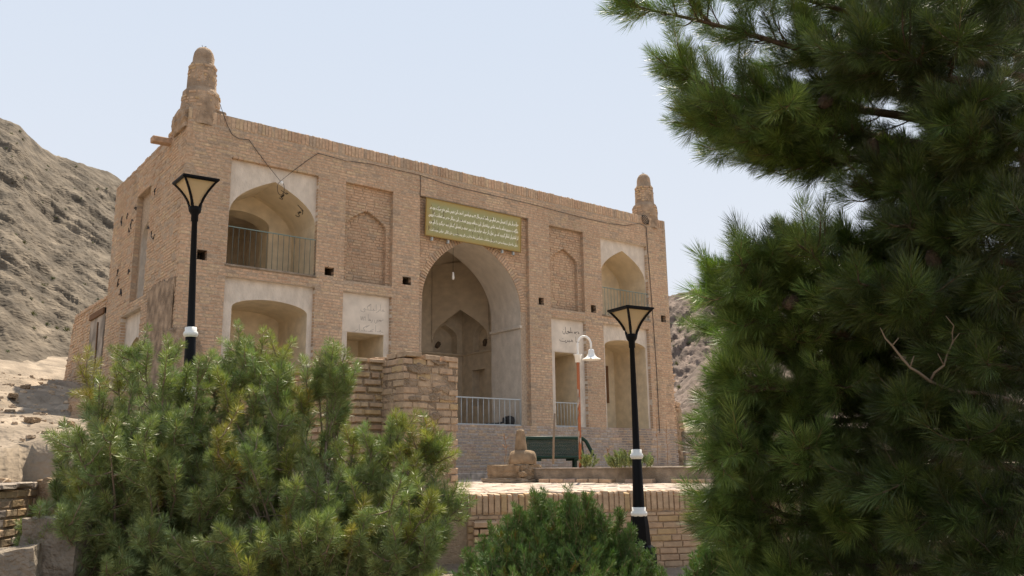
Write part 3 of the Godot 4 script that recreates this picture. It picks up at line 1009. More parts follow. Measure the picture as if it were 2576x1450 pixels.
func turret(b: Node3D, at: Vector3, s: float, sd: int) -> void:
	rng.seed = sd
	var prof := []
	for q in [[0.40, -0.3], [0.385, 0.0], [0.375, 0.28], [0.37, 0.40], [0.355, 0.46], [0.305, 0.52], [0.285, 0.56], [0.28, 0.8], [0.275, 1.0], [0.27, 1.04], [0.245, 1.10], [0.215, 1.14], [0.212, 1.27], [0.19, 1.38], [0.14, 1.46], [0.07, 1.505], [0.0, 1.515]]:
		prof.append(Vector2(q[0] * s, q[1] * s))
	var t := part("corner_turret", lathe_mesh(prof, 30, 0.10), mats.mud, b, Transform3D(Basis(), at))
	var l := []
	for r in [[0.0, 0.40, 0.37], [0.57, 1.02, 0.268]]:
		var y: float = r[0]
		while y < r[1]:
			var n := int(TAU * r[2] / 0.17)
			var a0 := rng.randf()
			for k in n:
				if rng.randf() < 0.34: continue
				var a := TAU * (k + a0) / n
				var d := Vector3(sin(a), 0, cos(a))
				var tg := Vector3(cos(a), 0, -sin(a))
				l.append([Transform3D(Basis(tg * 0.15 * s, Vector3.UP * 0.054, d * 0.1), at + d * (r[2] * s - 0.042 + rng.randf_range(-0.004, 0.008)) + Vector3.UP * (y + 0.034) * s), [1, 0, 3, 9][rng.randi() % 4]])
			y += 0.07
	lay(l, t, 0)
	var wire := begin()
	for a in [0.3, -0.5, 0.1]:
		add_tube(wire, [Vector3(a * 0.05, 1.49 * s, 0), Vector3(a * 0.11, 1.56 * s, 0.01)], [0.008, 0.006], 4)
	part("finial_stub", done(wire), mats.cable, t, Transform3D(Basis(), at))

# ---------------------------------------------------------------- writing
# each letter: strokes run from right (0) to left, x in units of one letter height
func letter(c: String, joins_left: bool) -> Array:
	var dots := 0
	var st := []
	var w := 0.3
	var tooth := [[0.0, 0.0, 0.12, 0.0, 0.14, 0.24, 0.17, 0.0, 0.3, 0.0]]
	match c:
		"ا", "آ": return [0.16, [[0.07, 0.0, 0.08, 0.85]], 0]
		"د", "ذ": return [0.34, [[0.03, 0.3, 0.16, 0.12, 0.2, 0.0, 0.06, -0.02, 0.3, -0.02]], 1 if c == "ذ" else 0]
		"ر", "ز", "ژ": return [0.24, [[0.0, 0.18, 0.06, 0.0, 0.14, -0.15, 0.3, -0.24]], 0 if c == "ر" else 1]
		"و": return [0.3, [[0.02, 0.1, 0.1, 0.26, 0.2, 0.14, 0.06, 0.08, 0.02, 0.1], [0.04, 0.1, 0.14, -0.15, 0.34, -0.24]], 0]
		"ل":
			if joins_left: return [0.22, [[0.0, 0.0, 0.1, 0.0, 0.1, 0.85], [0.1, 0.0, 0.22, 0.0]], 0]
			return [0.45, [[0.06, 0.85, 0.06, -0.05, 0.2, -0.25, 0.38, -0.15, 0.42, 0.05]], 0]
		"ک", "گ":
			st = [[0.0, 0.0, 0.3, 0.0], [0.12, 0.0, 0.2, 0.4, 0.0, 0.75]]
			if c == "گ": st.append([0.06, 0.5, -0.1, 0.85])
			if not joins_left: st.append([0.3, 0.0, 0.7, 0.0, 0.72, 0.12])
			return [0.32 if joins_left else 0.75, st, 0]
		"م":
			st = [[0.0, 0.0, 0.08, 0.14, 0.18, 0.1, 0.12, -0.06, 0.0, 0.0], [0.15, 0.0, 0.26, 0.0]]
			if not joins_left: st.append([0.2, 0.0, 0.22, -0.45])
			return [0.27, st, 0]
		"ه", "ة":
			return [0.3, [[0.0, 0.0, 0.08, 0.2, 0.22, 0.14, 0.16, -0.06, 0.05, -0.02], [0.18, 0.0, 0.3, 0.0]], 0]
		"س", "ش":
			st = [[0.0, 0.0, 0.06, 0.2, 0.12, 0.0, 0.2, 0.2, 0.26, 0.0, 0.34, 0.2, 0.4, 0.0]]
			if not joins_left: st.append([0.4, 0.0, 0.42, -0.22, 0.6, -0.3, 0.76, -0.12, 0.78, 0.08])
			return [0.42 if joins_left else 0.8, st, 3 if c == "ش" else 0]
		"ص", "ض", "ط", "ظ":
			st = [[0.0, 0.0, 0.3, 0.24, 0.4, 0.1, 0.0, 0.0, 0.45, 0.0]]
			if c in "طظ": st.append([0.34, 0.1, 0.3, 0.85])
			return [0.46, st, 1 if c in "ضظ" else 0]
		"ع", "غ": return [0.32, [[0.0, 0.0, 0.08, 0.0, 0.06, 0.24, 0.22, 0.24, 0.18, 0.02, 0.32, 0.0]], 1 if c == "غ" else 0]
		"ج", "چ", "ح", "خ":
			st = [[0.0, 0.24, 0.2, 0.2, 0.36, 0.04, 0.4, 0.0]]
			if not joins_left: st = [[0.0, 0.22, 0.3, 0.22, 0.05, -0.05, 0.08, -0.36, 0.3, -0.42, 0.4, -0.32]]
			return [0.4, st, 0 if c == "ح" else -1 if c in "جچ" else 1]
		"ف", "ق":
			st = [[0.02, 0.02, 0.04, 0.26, 0.18, 0.26, 0.18, 0.08, 0.02, 0.04, 0.3, 0.0]]
			if not joins_left: st.append([0.3, 0.0, 0.7, 0.0, 0.74, 0.14])
			return [0.32 if joins_left else 0.76, st, 1 if c == "ف" else 2]
		"ن":
			if joins_left: return [w, tooth, 1]
			return [0.46, [[0.0, 0.12, 0.04, -0.18, 0.2, -0.3, 0.38, -0.18, 0.44, 0.14]], 1]
		"ی":
			if joins_left: return [w, tooth, -2]
			return [0.5, [[0.0, 0.0, 0.14, 0.18, 0.2, 0.02, 0.06, -0.16, 0.2, -0.32, 0.42, -0.26, 0.48, -0.06]], 0]
		"ب", "پ", "ت", "ث", "ئ":
			dots = -1 if c in "بپ" else 2
			if joins_left: return [w, tooth, dots]
			return [0.74, [[0.0, 0.2, 0.04, 0.0, 0.35, -0.06, 0.68, 0.0, 0.72, 0.2]], dots]
		"۱": return [0.2, [[0.12, 0.5, 0.08, 0.0]], 0]
		"۲", "۳": return [0.26, [[0.2, 0.5, 0.16, 0.0], [0.2, 0.5, 0.08, 0.4, 0.02, 0.5]], 0]
		"۷": return [0.26, [[0.02, 0.5, 0.13, 0.0, 0.24, 0.5]], 0]
		"۸": return [0.26, [[0.02, 0.0, 0.13, 0.5, 0.24, 0.0]], 0]
	return [0.26, [], 0]

func line_px(im: Image, a: Vector2, b: Vector2, r: float, c: Color) -> void:
	var n := int((b - a).length() * 1.5) + 1
	for i in n + 1:
		var p := a.lerp(b, float(i) / n)
		var k := int(ceil(r))
		for y in range(-k, k + 1):
			for x in range(-k, k + 1):
				if Vector2(x, y).length() <= r:
					var q := Vector2i(int(p.x) + x, int(p.y) + y)
					if q.x >= 0 and q.y >= 0 and q.x < im.get_width() and q.y < im.get_height(): im.set_pixelv(q, c)

func text_width(s: String) -> float:
	var w := 0.0
	for i in s.length(): w += letter(s[i], joined(s, i))[0]
	return w

func joined(s: String, i: int) -> bool:
	return i + 1 < s.length() and s[i + 1] != " " and not s[i] in "اآدذرزژو"

func write(im: Image, s: String, right: float, base: float, size: float, width: float, pen: float, c: Color, slope := 0.0) -> void:
	var k := width / maxf(text_width(s), 0.1)
	var x := right
	for i in s.length():
		var g := letter(s[i], joined(s, i))
		for stroke in g[1]:
			for j in range(0, stroke.size() - 2, 2):
				var a := Vector2(x - stroke[j] * k, base - stroke[j + 1] * size + slope * (right - x))
				var b := Vector2(x - stroke[j + 2] * k, base - stroke[j + 3] * size + slope * (right - x))
				line_px(im, a, b, pen, c)
		for d in absi(g[2]):
			var dy := 0.42 if g[2] > 0 else -0.2
			var q := Vector2(x - g[0] * k * 0.45 + (d - 0.5) * pen * 2.6, base - dy * size + slope * (right - x) - (pen * 2.4 if d == 2 else 0.0))
			line_px(im, q, q + Vector2(0.5, 0), pen, c)
		x -= g[0] * k

func mats_sign_edge() -> StandardMaterial3D:
	return mat(Color(0.28, 0.18, 0.05), 0.6)

func sign_mat() -> StandardMaterial3D:
	rng.seed = 61
	var w := 1500
	var h := 470
	var im := Image.create(w, h, false, Image.FORMAT_RGB8)
	var gold := Color(0.36, 0.27, 0.08).linear_to_srgb()
	var olive := Color(0.31, 0.31, 0.14).linear_to_srgb()
	for y in h:
		for x in w:
			var e := minf(minf(x, w - x) / 120.0, minf(y, h - y) / 90.0)
			var f := smooth(0.0, 1.0, e) + 0.25 * fine_noise.get_noise_2d(x * 0.12, y * 0.12)
			im.set_pixel(x, y, gold.lerp(olive, clampf(f, 0.0, 1.0)).darkened(0.06 * rng.randf()))
	var white := Color(0.88, 0.87, 0.80)
	write(im, "خواجه یار یکی از شهیدان صدر اسلام می باشد که در سال ۳۲ به فرماندهی احنف ابن قیس مامور فتح هرات بود در", w - 40, 120, 54, w - 90, 3.4, white)
	write(im, "بازگشت پیروزمندانه با عهد شکنی زرتشتیان این منطقه روبرو شدند و این پیکار منجر به شهادت گروهی", w - 45, 212, 54, w - 80, 3.4, white)
	write(im, "از لشکریان اسلام گردید که می توان از جمله خواجه یار و پیر خسته و شهدای گمنام تپه خردگرد را نام برد", w - 40, 304, 54, w - 85, 3.4, white)
	write(im, "بنای ساختمان مربوط به قرن ۱۳ در زمان سلطنت ناصرالدین شاه قاجار و حاکم وقت حسین خان کلالی خوافی بوده است", w - 50, 400, 38, w - 110, 2.6, white)
	for i in 60:
		var x := rng.randf_range(0, 260) if rng.randf() < 0.45 else rng.randf_range(0, w)
		var y := rng.randf_range(30, h - 90)
		var rust := Color(0.35, 0.17, 0.08).lerp(Color(0.2, 0.1, 0.07), rng.randf())
		line_px(im, Vector2(x, y), Vector2(x + rng.randf_range(-2, 2), y + rng.randf_range(12, 70)), rng.randf_range(0.8, 2.6), rust)
	for i in 14:
		var q := Vector2(rng.randf_range(100, w - 100), rng.randf_range(60, h - 60))
		line_px(im, q, q + Vector2(rng.randf_range(-6, 6), rng.randf_range(0, 8)), rng.randf_range(3, 8), Color(0.22, 0.13, 0.10))
	var m := StandardMaterial3D.new()
	m.albedo_texture = ImageTexture.create_from_image(im)
	m.roughness = 0.6
	m.texture_repeat = false
	return m

func scrawl_mat(sd: int, base: Color, lines: Array, ink: Color, strength: float) -> StandardMaterial3D:
	rng.seed = sd
	var w := 640
	var h := 460
	var im := Image.create(w, h, false, Image.FORMAT_RGB8)
	for y in h:
		for x in w:
			var f := 0.94 + 0.10 * fine_noise.get_noise_2d(x * 0.06 + sd * 50.0, y * 0.06) + 0.03 * rng.randf()
			im.set_pixel(x, y, Color(base.r * f, base.g * f, base.b * f))
	var y := 170.0
	for s in lines:
		var c := base.lerp(ink, strength * rng.randf_range(0.75, 1.0))
		write(im, s, w - rng.randf_range(60, 120), y, 90, rng.randf_range(300, 420), 3.0 * (0.6 + 0.6 * strength), c, 0.03)
		y += 130.0
	var m := StandardMaterial3D.new()
	m.albedo_texture = ImageTexture.create_from_image(im)
	m.roughness = 0.95
	m.texture_repeat = false
	return m

# black paint scrawls that follow the curved plaster and the side wall
func scrawl_strokes(b: Node3D) -> void:
	rng.seed = 66
	var st := begin()
	var words := [["آرش", Vector3(-4.62, 4.62, -0.55), 0.30], ["یا حسین", Vector3(-4.9, 4.92, -0.45), 0.16]]
	for q in words:
		var x := 0.0
		for i in (q[0] as String).length():
			var g := letter(q[0][i], joined(q[0], i))
			for stroke in g[1]:
				for j in range(0, stroke.size() - 2, 2):
					var pts := []
					for e in [0, 2]:
						# run along the vault: x of the stroke goes inward, y goes up the curve
						var along_z: float = q[1].z - (x + stroke[j + e]) * q[2] * 1.2 + 0.25
						var up: float = (q[1].y - 4.2) / 0.88 + stroke[j + e + 1] * q[2] * 0.55
						var sx := 0.0
						var lo := 0.0
						var hi := 1.0
						for k in 20:
							sx = 0.5 * (lo + hi)
							if arch_f(sx, 0.8) > up: lo = sx
							else: hi = sx
						pts.append(Vector3(-5.27 + 0.958 * sx, 4.2 + 0.875 * up, along_z))
					add_tube(st, pts, [0.008, 0.008], 4)
			x += g[0]
	for i in 26:
		var z := rng.randf_range(-5.2, -1.6)
		var y := rng.randf_range(2.9, 5.2)
		if z > -3.6 and z < -2.3: continue
		var p := Vector3(-7.208, y, z)
		for j in 4:
			var n := p + Vector3(0, rng.randf_range(-0.13, 0.13), rng.randf_range(-0.12, 0.12))
			add_tube(st, [p, n], [0.012, 0.012], 4)
			p = n
	part("scrawled_writing", done(st), mats.cable, b)

# ---------------------------------------------------------------- annex and walls
func make_annex() -> void:
	var a := thing("brick_annex", "low sloping brick annex with a doorway against the shrine's left side", "annex", Vector3(-7.2, 1.2, -8.0))
	rng.seed = 71
	var st := begin()
	# battered body: profile in z, extruded in x
	var low := [Vector2(-10.5, 0.4), Vector2(-9.28, 3.32), Vector2(-5.7, 3.17), Vector2(-5.7, 0.4)]
	for s in [[-7.19, 1], [-3.0, 0]]:
		var v := []
		for q in low: v.append(Vector3(s[0], q.y, q.x))
		if s[1]: quad(st, v[1], v[2], v[3], v[0])
		else: quad(st, v[0], v[3], v[2], v[1])
	quad(st, Vector3(-3, 3.32, -9.28), Vector3(-3, 3.17, -5.7), Vector3(-7.19, 3.17, -5.7), Vector3(-7.19, 3.32, -9.28))
	quad(st, Vector3(-3, 3.32, -9.28), Vector3(-7.19, 3.32, -9.28), Vector3(-7.19, 0.4, -10.5), Vector3(-3, 0.4, -10.5))
	part("wall_core", done(st), mats.mortar, a)
	var l := []
	courses(l, Vector3(-7.2, 0, 0), Vector3.BACK, Vector3.LEFT, -10.5, -5.7, 0.5, 3.2, [rect_hole(-7.15, -5.7, 0.0, 3.0)], {"jit": 0.014, "depth": 0.1, "joint": 0.018, "h": 0.078, "ragged": func(y: float):
		return Vector2(-10.5 + (y - 0.4) / 2.92 * 1.22, -5.7)})
	soldiers(l, Vector3(-7.21, 0, 0), Vector3.BACK, Vector3.LEFT, -9.2, -5.7, 3.2, 3.3, 0.23, "facade", 0.3, 0.02)
	lay(l, a, 120)
	part("door_plaster", box_mesh(Vector3(0.03, 2.6, 1.44)), mats.grey_plaster, a, Transform3D(Basis(), Vector3(-7.2, 1.7, -6.43)))
	part("lintel_shade_board", soft_box(Vector3(0.12, 0.16, 1.44), 0.01), mats.wood, a, Transform3D(Basis(), Vector3(-7.2, 2.92, -6.43)))
	part("door_jamb", soft_box(Vector3(0.03, 1.9, 0.035), 0.008), mats.wood, a, Transform3D(Basis(Vector3.RIGHT, -0.05), Vector3(-7.235, 1.75, -6.2)))

func make_walls() -> void:
	# wing wall of the terrace
	var w := thing("wing_wall", "raked brick wing wall with yellow and red courses left of the rough pier", "wall", Vector3(-7.4, -2.0, 5.0))
	rng.seed = 81
	part("wall_core", slab([Vector2(-7.605, 0.3), Vector2(-7.605, 8.235), Vector2(-7.0, 8.235), Vector2(-7.0, 0.3)], -2.9, 0.2), mats.mortar, w)
	var l := []
	var o := {"tone": "wing", "h": 0.083, "joint": 0.026, "jit": 0.012, "tilt": 0.01, "depth": 0.13, "len": 0.23}
	courses(l, Vector3(-7.64, 0, 0), Vector3.BACK, Vector3.LEFT, 1.0, 8.26, -2.15, 0.175, [], o)
	courses(l, Vector3(0, 0, 8.27), Vector3.RIGHT, Vector3.BACK, -7.64, -7.05, -2.15, 0.175, [], o)
	var oc := o.duplicate()
	oc.jit = 0.02
	courses(l, Vector3(-7.66, 0, 0), Vector3.BACK, Vector3.LEFT, 1.0, 8.28, 0.175, 0.24, [], oc)
	courses(l, Vector3(0, 0, 8.29), Vector3.RIGHT, Vector3.BACK, -7.66, -7.05, 0.175, 0.24, [], oc)
	lay(l, w, 300)
	# the rough pier
	var p := thing("brick_pier", "worn rounded brick pier with smeared mud joints at the terrace corner", "pier", Vector3(-6.92, -2.1, 8.5))
	rng.seed = 82
	var rot := Basis(Vector3.UP, 0.10)
	var fx := rot * Vector3.RIGHT
	var fn := rot * Vector3.BACK
	var c0 := Vector3(-7.26, 0, 8.66)
	var st := begin()
	add_box(st, c0 + fx * 0.38 - fn * 0.405 + Vector3.UP * -1.35, Vector3(0.75, 3.1, 0.80), rot)
	part("pier_core", done(st), mats.mud, p)
	l = []
	var op := {"tone": "pier", "h": 0.08, "joint": 0.009, "jit": 0.007, "tilt": 0.02, "depth": 0.14, "len": 0.215, "miss": 0.02}
	courses(l, c0, fx, fn, 0.0, 0.78, -1.3, 0.235, [], op)
	courses(l, c0 + fx * 0.76, -fn, fx, 0.02, 0.8, -1.3, 0.235, [], op)
	courses(l, c0 + fx * 0.0, fn, -fx, -0.8, -0.02, -1.3, 0.235, [], op)
	courses(l, c0 + fn * 0.03, fx, fn, -0.05, 0.88, -2.4, -1.3, [], op)
	courses(l, c0 + fx * 0.88 + fn * 0.03, -fn, fx, 0.02, 0.9, -2.4, -1.3, [], op)
	# top course, laid flat and worn
	for i in 3:
		for j in 4:
			var q := c0 + fx * (0.12 + 0.26 * i + rng.randf_range(-0.02, 0.02)) - fn * (0.07 + 0.19 * j) + Vector3.UP * (0.245 + rng.randf_range(-0.015, 0.02))
			l.append([Transform3D(rot * Basis(Vector3.UP, rng.randf_range(-0.08, 0.08)) * Basis.from_scale(Vector3(0.22, 0.06, 0.18)), q), tone("pier")])
	lay(l, p, 300)
	var mud := []
	var mc := []
	for i in 46:
		var y := rng.randf_range(-2.2, 0.2)
		var q := c0 + fx * rng.randf_range(0.04, 0.64) + fn * rng.randf_range(-0.012, 0.002) + Vector3.UP * y
		mud.append(Transform3D(rot * Basis(Vector3.BACK, rng.randf_range(-0.3, 0.3)) * Basis.from_scale(Vector3(rng.randf_range(0.08, 0.26), rng.randf_range(0.03, 0.09), 0.035)), q))
		mc.append(Color.WHITE)
	swarm("mud_smears", stone(Vector3.ONE, 0.7, 0.3, 5, 2.0), mats.mud, mud, mc, p)
	# a low brick step against the wall's foot
	var s := thing("brick_step", "small sunlit brick step low against the retaining wall beside the pier", "step", Vector3(-6.4, -2.1, 9.3))
	l = []
	rng.seed = 83
	var sa := Vector3(FRONT_D.x, 0, FRONT_D.y)
	var sn := Vector3(-FRONT_D.y, 0, FRONT_D.x)
	courses(l, Vector3(FRONT_A.x, 0, FRONT_A.y) + sn * 0.11, sa, sn, 0.05, 0.3, -2.3, -1.55, [], {"tone": "terrace", "depth": 0.2, "h": 0.075})
	lay(l, s, 60)
	# low wall on the far left
	var lw := thing("low_brick_wall", "low rough brick wall holding back the slope at the left edge", "low wall", Vector3(-10.9, -2.0, 8.5))
	rng.seed = 84
	var d := Vector3(0.537, 0, -0.843)
	var n := Vector3(0.843, 0, 0.537)
	var lo := Vector3(-10.98, 0, 8.48) - d * 1.5
	st = begin()
	add_box(st, lo + d * 1.16 - n * 0.158 + Vector3.UP * -1.75, Vector3(2.3, 1.24, 0.3), Basis(d, Vector3.UP, n))
	part("wall_core", done(st), mats.mortar, lw)
	l = []
	courses(l, lo, d, n, 0.0, 2.36, -2.05, -1.1, [], {"tone": "low", "h": 0.078, "joint": 0.013, "jit": 0.006, "tilt": 0.015, "len": 0.2, "depth": 0.12})
	lay(l, lw, 300)
	for i in 8:
		part("coping", soft_box(Vector3(0.28, 0.045, 0.34), 0.01, 0.008), mats.cap, lw, Transform3D(Basis(d, Vector3.UP, n), lo + d * (0.15 + 0.295 * i) - n * 0.15 + Vector3.UP * (-1.085 + rng.randf_range(-0.006, 0.006))))
	# grey wall that carries on to the right of the shrine
	var g := thing("side_wall", "dark grey brown low wall running right from the shrine's corner", "wall", Vector3(12.0, -1.3, -0.2))
	rng.seed = 85
	part("wall_core", slab([Vector2(7.5, -0.35), Vector2(7.5, -0.02), Vector2(26.0, -0.02), Vector2(26.0, -0.35)], -1.4, -0.12), mats.grey_plaster, g)
	l = []
	courses(l, Vector3.ZERO, Vector3.RIGHT, Vector3.BACK, 7.5, 11.0, -1.3, -0.12, [], {"tone": "plinth", "depth": 0.08})
	lay(l, g, 60)
	part("coping", soft_box(Vector3(18.5, 0.06, 0.42), 0.012), mats.grey_plaster, g, Transform3D(Basis(), Vector3(16.75, -0.09, -0.18)))

	# planter: a long low wall in three pieces with a brick footing
	var pl := thing("planter_wall", "low rendered planter wall with a pale flat top and brick footing on the terrace", "planter", Vector3(-2.2, -1.27, 5.0))
	var a := Vector2(-2.30, 4.75)
	var b := Vector2(-1.3, 11.2)
	var dir := (b - a).normalized()
	var nn := Vector2(dir.y, -dir.x)     # away from the bed
	if nn.x > 0.0: nn = -nn
	part("wall", slab([a, b, b - nn * 0.3, a - nn * 0.3], -1.3, -1.03), mats.render, pl)
	part("wall", slab([a - nn * 0.3, Vector2(6.5, 4.75), Vector2(6.5, 5.0), a - nn * 0.3 + dir * 0.25], -1.3, -1.03), mats.render, pl)
	part("top", slab([a + nn * 0.018 + dir * 0.1, b + nn * 0.018, b - nn * 0.31, a - nn * 0.31 + dir * 0.1], -1.035, -1.018), mats.cap, pl)
	part("soil", slab([a - nn * 0.29, b - nn * 0.29, Vector2(6.4, 11.2), Vector2(6.4, 4.9)], -1.3, -1.026), mats.ground, pl)
	rng.seed = 86
	var x := 0.3
	while x < 6.3:
		var bw := rng.randf_range(0.2, 0.32)
		if rng.randf() < 0.88:
			var c := a + dir * (x + bw * 0.5) + nn * 0.03
			part("footing_brick", soft_box(Vector3(bw - 0.02, 0.085, 0.16), 0.012, 0.006), tone_mats[[4, 1, 25][rng.randi() % 3]], pl, Transform3D(Basis(Vector3(dir.x, 0, dir.y), Vector3.UP, Vector3(-dir.y, 0, dir.x)), Vector3(c.x, -1.245, c.y)))
		x += bw
	# the broken corner, with footing
	var k := thing("broken_wall_end", "broken older masonry end of the planter wall under the cone stone", "masonry", Vector3(-2.4, -1.27, 4.5))
	part("block", stone(Vector3(0.50, 0.32, 0.92), 0.06, 0.07, 10, 5.0), mats.stone_tan, k, Transform3D(Basis(Vector3.UP, 0.12), Vector3(-2.36, -1.12, 4.40)))
	part("footing", stone(Vector3(0.62, 0.11, 1.05), 0.06, 0.09, 10, 8.0), mats.render, k, Transform3D(Basis(Vector3.UP, 0.12), Vector3(-2.40, -1.245, 4.42)))
	for q in [[0.1, 0.12, 0.1, -2.55, -1.03, 4.78], [0.13, 0.09, 0.12, -2.57, -1.12, 4.9], [0.09, 0.1, 0.1, -2.56, -1.2, 4.84]]:
		part("loose_stone", stone(Vector3(q[0], q[1], q[2]), 0.5, 0.3, 5, q[3]), mats.stone_tan, k, Transform3D(Basis(), Vector3(q[3], q[4], q[5])))

func make_stones() -> void:
	# the carved stone on the planter's end
	var c := thing("cone_stone", "old stone cone standing on a squat drum on the planter's broken end", "carved stone", Vector3(-2.34, -0.95, 4.62))
	part("drum", lathe_mesh([Vector2(0.0, 0.0), Vector2(0.245, 0.0), Vector2(0.25, 0.08), Vector2(0.235, 0.17), Vector2(0.2, 0.225), Vector2(0.14, 0.245), Vector2(0.0, 0.245)], 28, 0.12), mats.stone_tan, c, Transform3D(Basis(), Vector3(-2.34, -0.95, 4.62)))
	part("cone", lathe_mesh([Vector2(0.112, 0.23), Vector2(0.108, 0.3), Vector2(0.092, 0.45), Vector2(0.082, 0.54), Vector2(0.072, 0.59), Vector2(0.05, 0.615), Vector2(0.0, 0.622)], 12, 0.10, false), mats.stone_tan, c, Transform3D(Basis(Vector3.BACK, 0.03), Vector3(-2.37, -0.95, 4.62)))
	# stones on the left slope
	var s := tag(part("stone_slab", stone(Vector3(1.55, 0.32, 0.95), 0.12, 0.10, 10, 3.0), mats.stone_grey, self, Transform3D(Basis(Vector3.UP, 0.5) * Basis(Vector3.BACK, 0.2), P(238, 1003, 20.5))), "pale grey stone slab leaning at the foot of the annex", "stone")
	s.name = "stone_slab"
	tag(part("mud_wall_stub", stone(Vector3(2.5, 0.55, 0.6), 0.06, 0.10, 12, 6.0), mats.mud, self, Transform3D(Basis(Vector3.UP, -0.15), P(395, 1036, 13.6))), "broken mud brick wall stub casting a dark shadow left of the pine", "wall stub")
	tag(part("stone_block", stone(Vector3(0.42, 0.62, 0.5), 0.08, 0.07, 12, 9.0), mats.stone_grey, self, Transform3D(Basis(Vector3.UP, -0.6), P(152, 1400, 6.75))), "big squared grey stone block in front of the low brick wall", "stone block")
	tag(part("stone_block", stone(Vector3(0.46, 0.4, 0.5), 0.1, 0.08, 12, 12.0), mats.stone_grey, self, Transform3D(Basis(Vector3.UP, -0.3) * Basis(Vector3.BACK, 0.12), P(12, 1452, 6.3))), "tan stone block cut off by the bottom left corner", "stone block")
	tag(part("boulder", stone(Vector3(0.75, 0.75, 0.6), 0.4, 0.10, 12, 14.0), mats.stone_tan, self, Transform3D(Basis(Vector3.UP, 0.4), P(215, 1300, 7.75))), "rounded tan boulder half hidden by the pine beside the low wall", "boulder")
	rng.seed = 91
	var i := 0
	for q in [[20, 1075, 12.2, 0.13], [75, 1105, 11.2, 0.17], [50, 1128, 10.4, 0.11], [165, 1092, 11.4, 0.2], [100, 1060, 12.6, 0.09], [30, 1020, 15.5, 0.18], [85, 1035, 14.5, 0.24], [130, 945, 23.5, 0.45], [60, 1000, 17.0, 0.2]]:
		var p := P(q[0], q[1], q[2])
		p.y = ground_y(p.x, p.z) + q[3] * 0.08
		tag(part("stone", stone(Vector3(q[3], q[3] * 0.5, q[3] * 0.8), 0.35, 0.25, 7, i * 3.0), mats.stone_tan, self, Transform3D(Basis(Vector3.UP, rng.randf() * 6.0), p)), ["small stone lying lowest on the sandy slope at the left edge", "flat stone on the eroded ledge of the slope", "lone stone near the left edge under the eroded ledge", "largest loose stone on the slope, left of the pine", "tiny stone in the middle of the sandy slope", "stone high on the slope at the left edge", "long flat stone below the grey rock band", "dark flat rock at the top of the slope beside the annex", "stone just under the pale rock shelf"][i], "stone", "stones on the sandy slope")
		i += 1
	var xf := []
	var co := []
	for k in 2600:
		var x := rng.randf_range(-13.0, -7.8)
		var z := rng.randf_range(-10.0, 8.2)
		var sz := 0.012 + 0.085 * pow(rng.randf(), 4.0)
		xf.append(Transform3D(Basis(Vector3.UP, rng.randf() * 6.0) * Basis.from_scale(Vector3(1.3, 0.6, 1.0) * sz), Vector3(x, ground_y(x, z) + sz * 0.1, z)))
		var f := rng.randf_range(0.75, 1.15)
		co.append(Color(f, f, f))
	var gm := mat(Color(0.42, 0.32, 0.225), 1.0, null, 1.0, null, 0.0, true)
	tag(swarm("gravel", stone(Vector3.ONE, 0.4, 0.3, 3, 1.0), gm, xf, co, self), "loose gravel on the sandy slope", "gravel", "", "stuff")

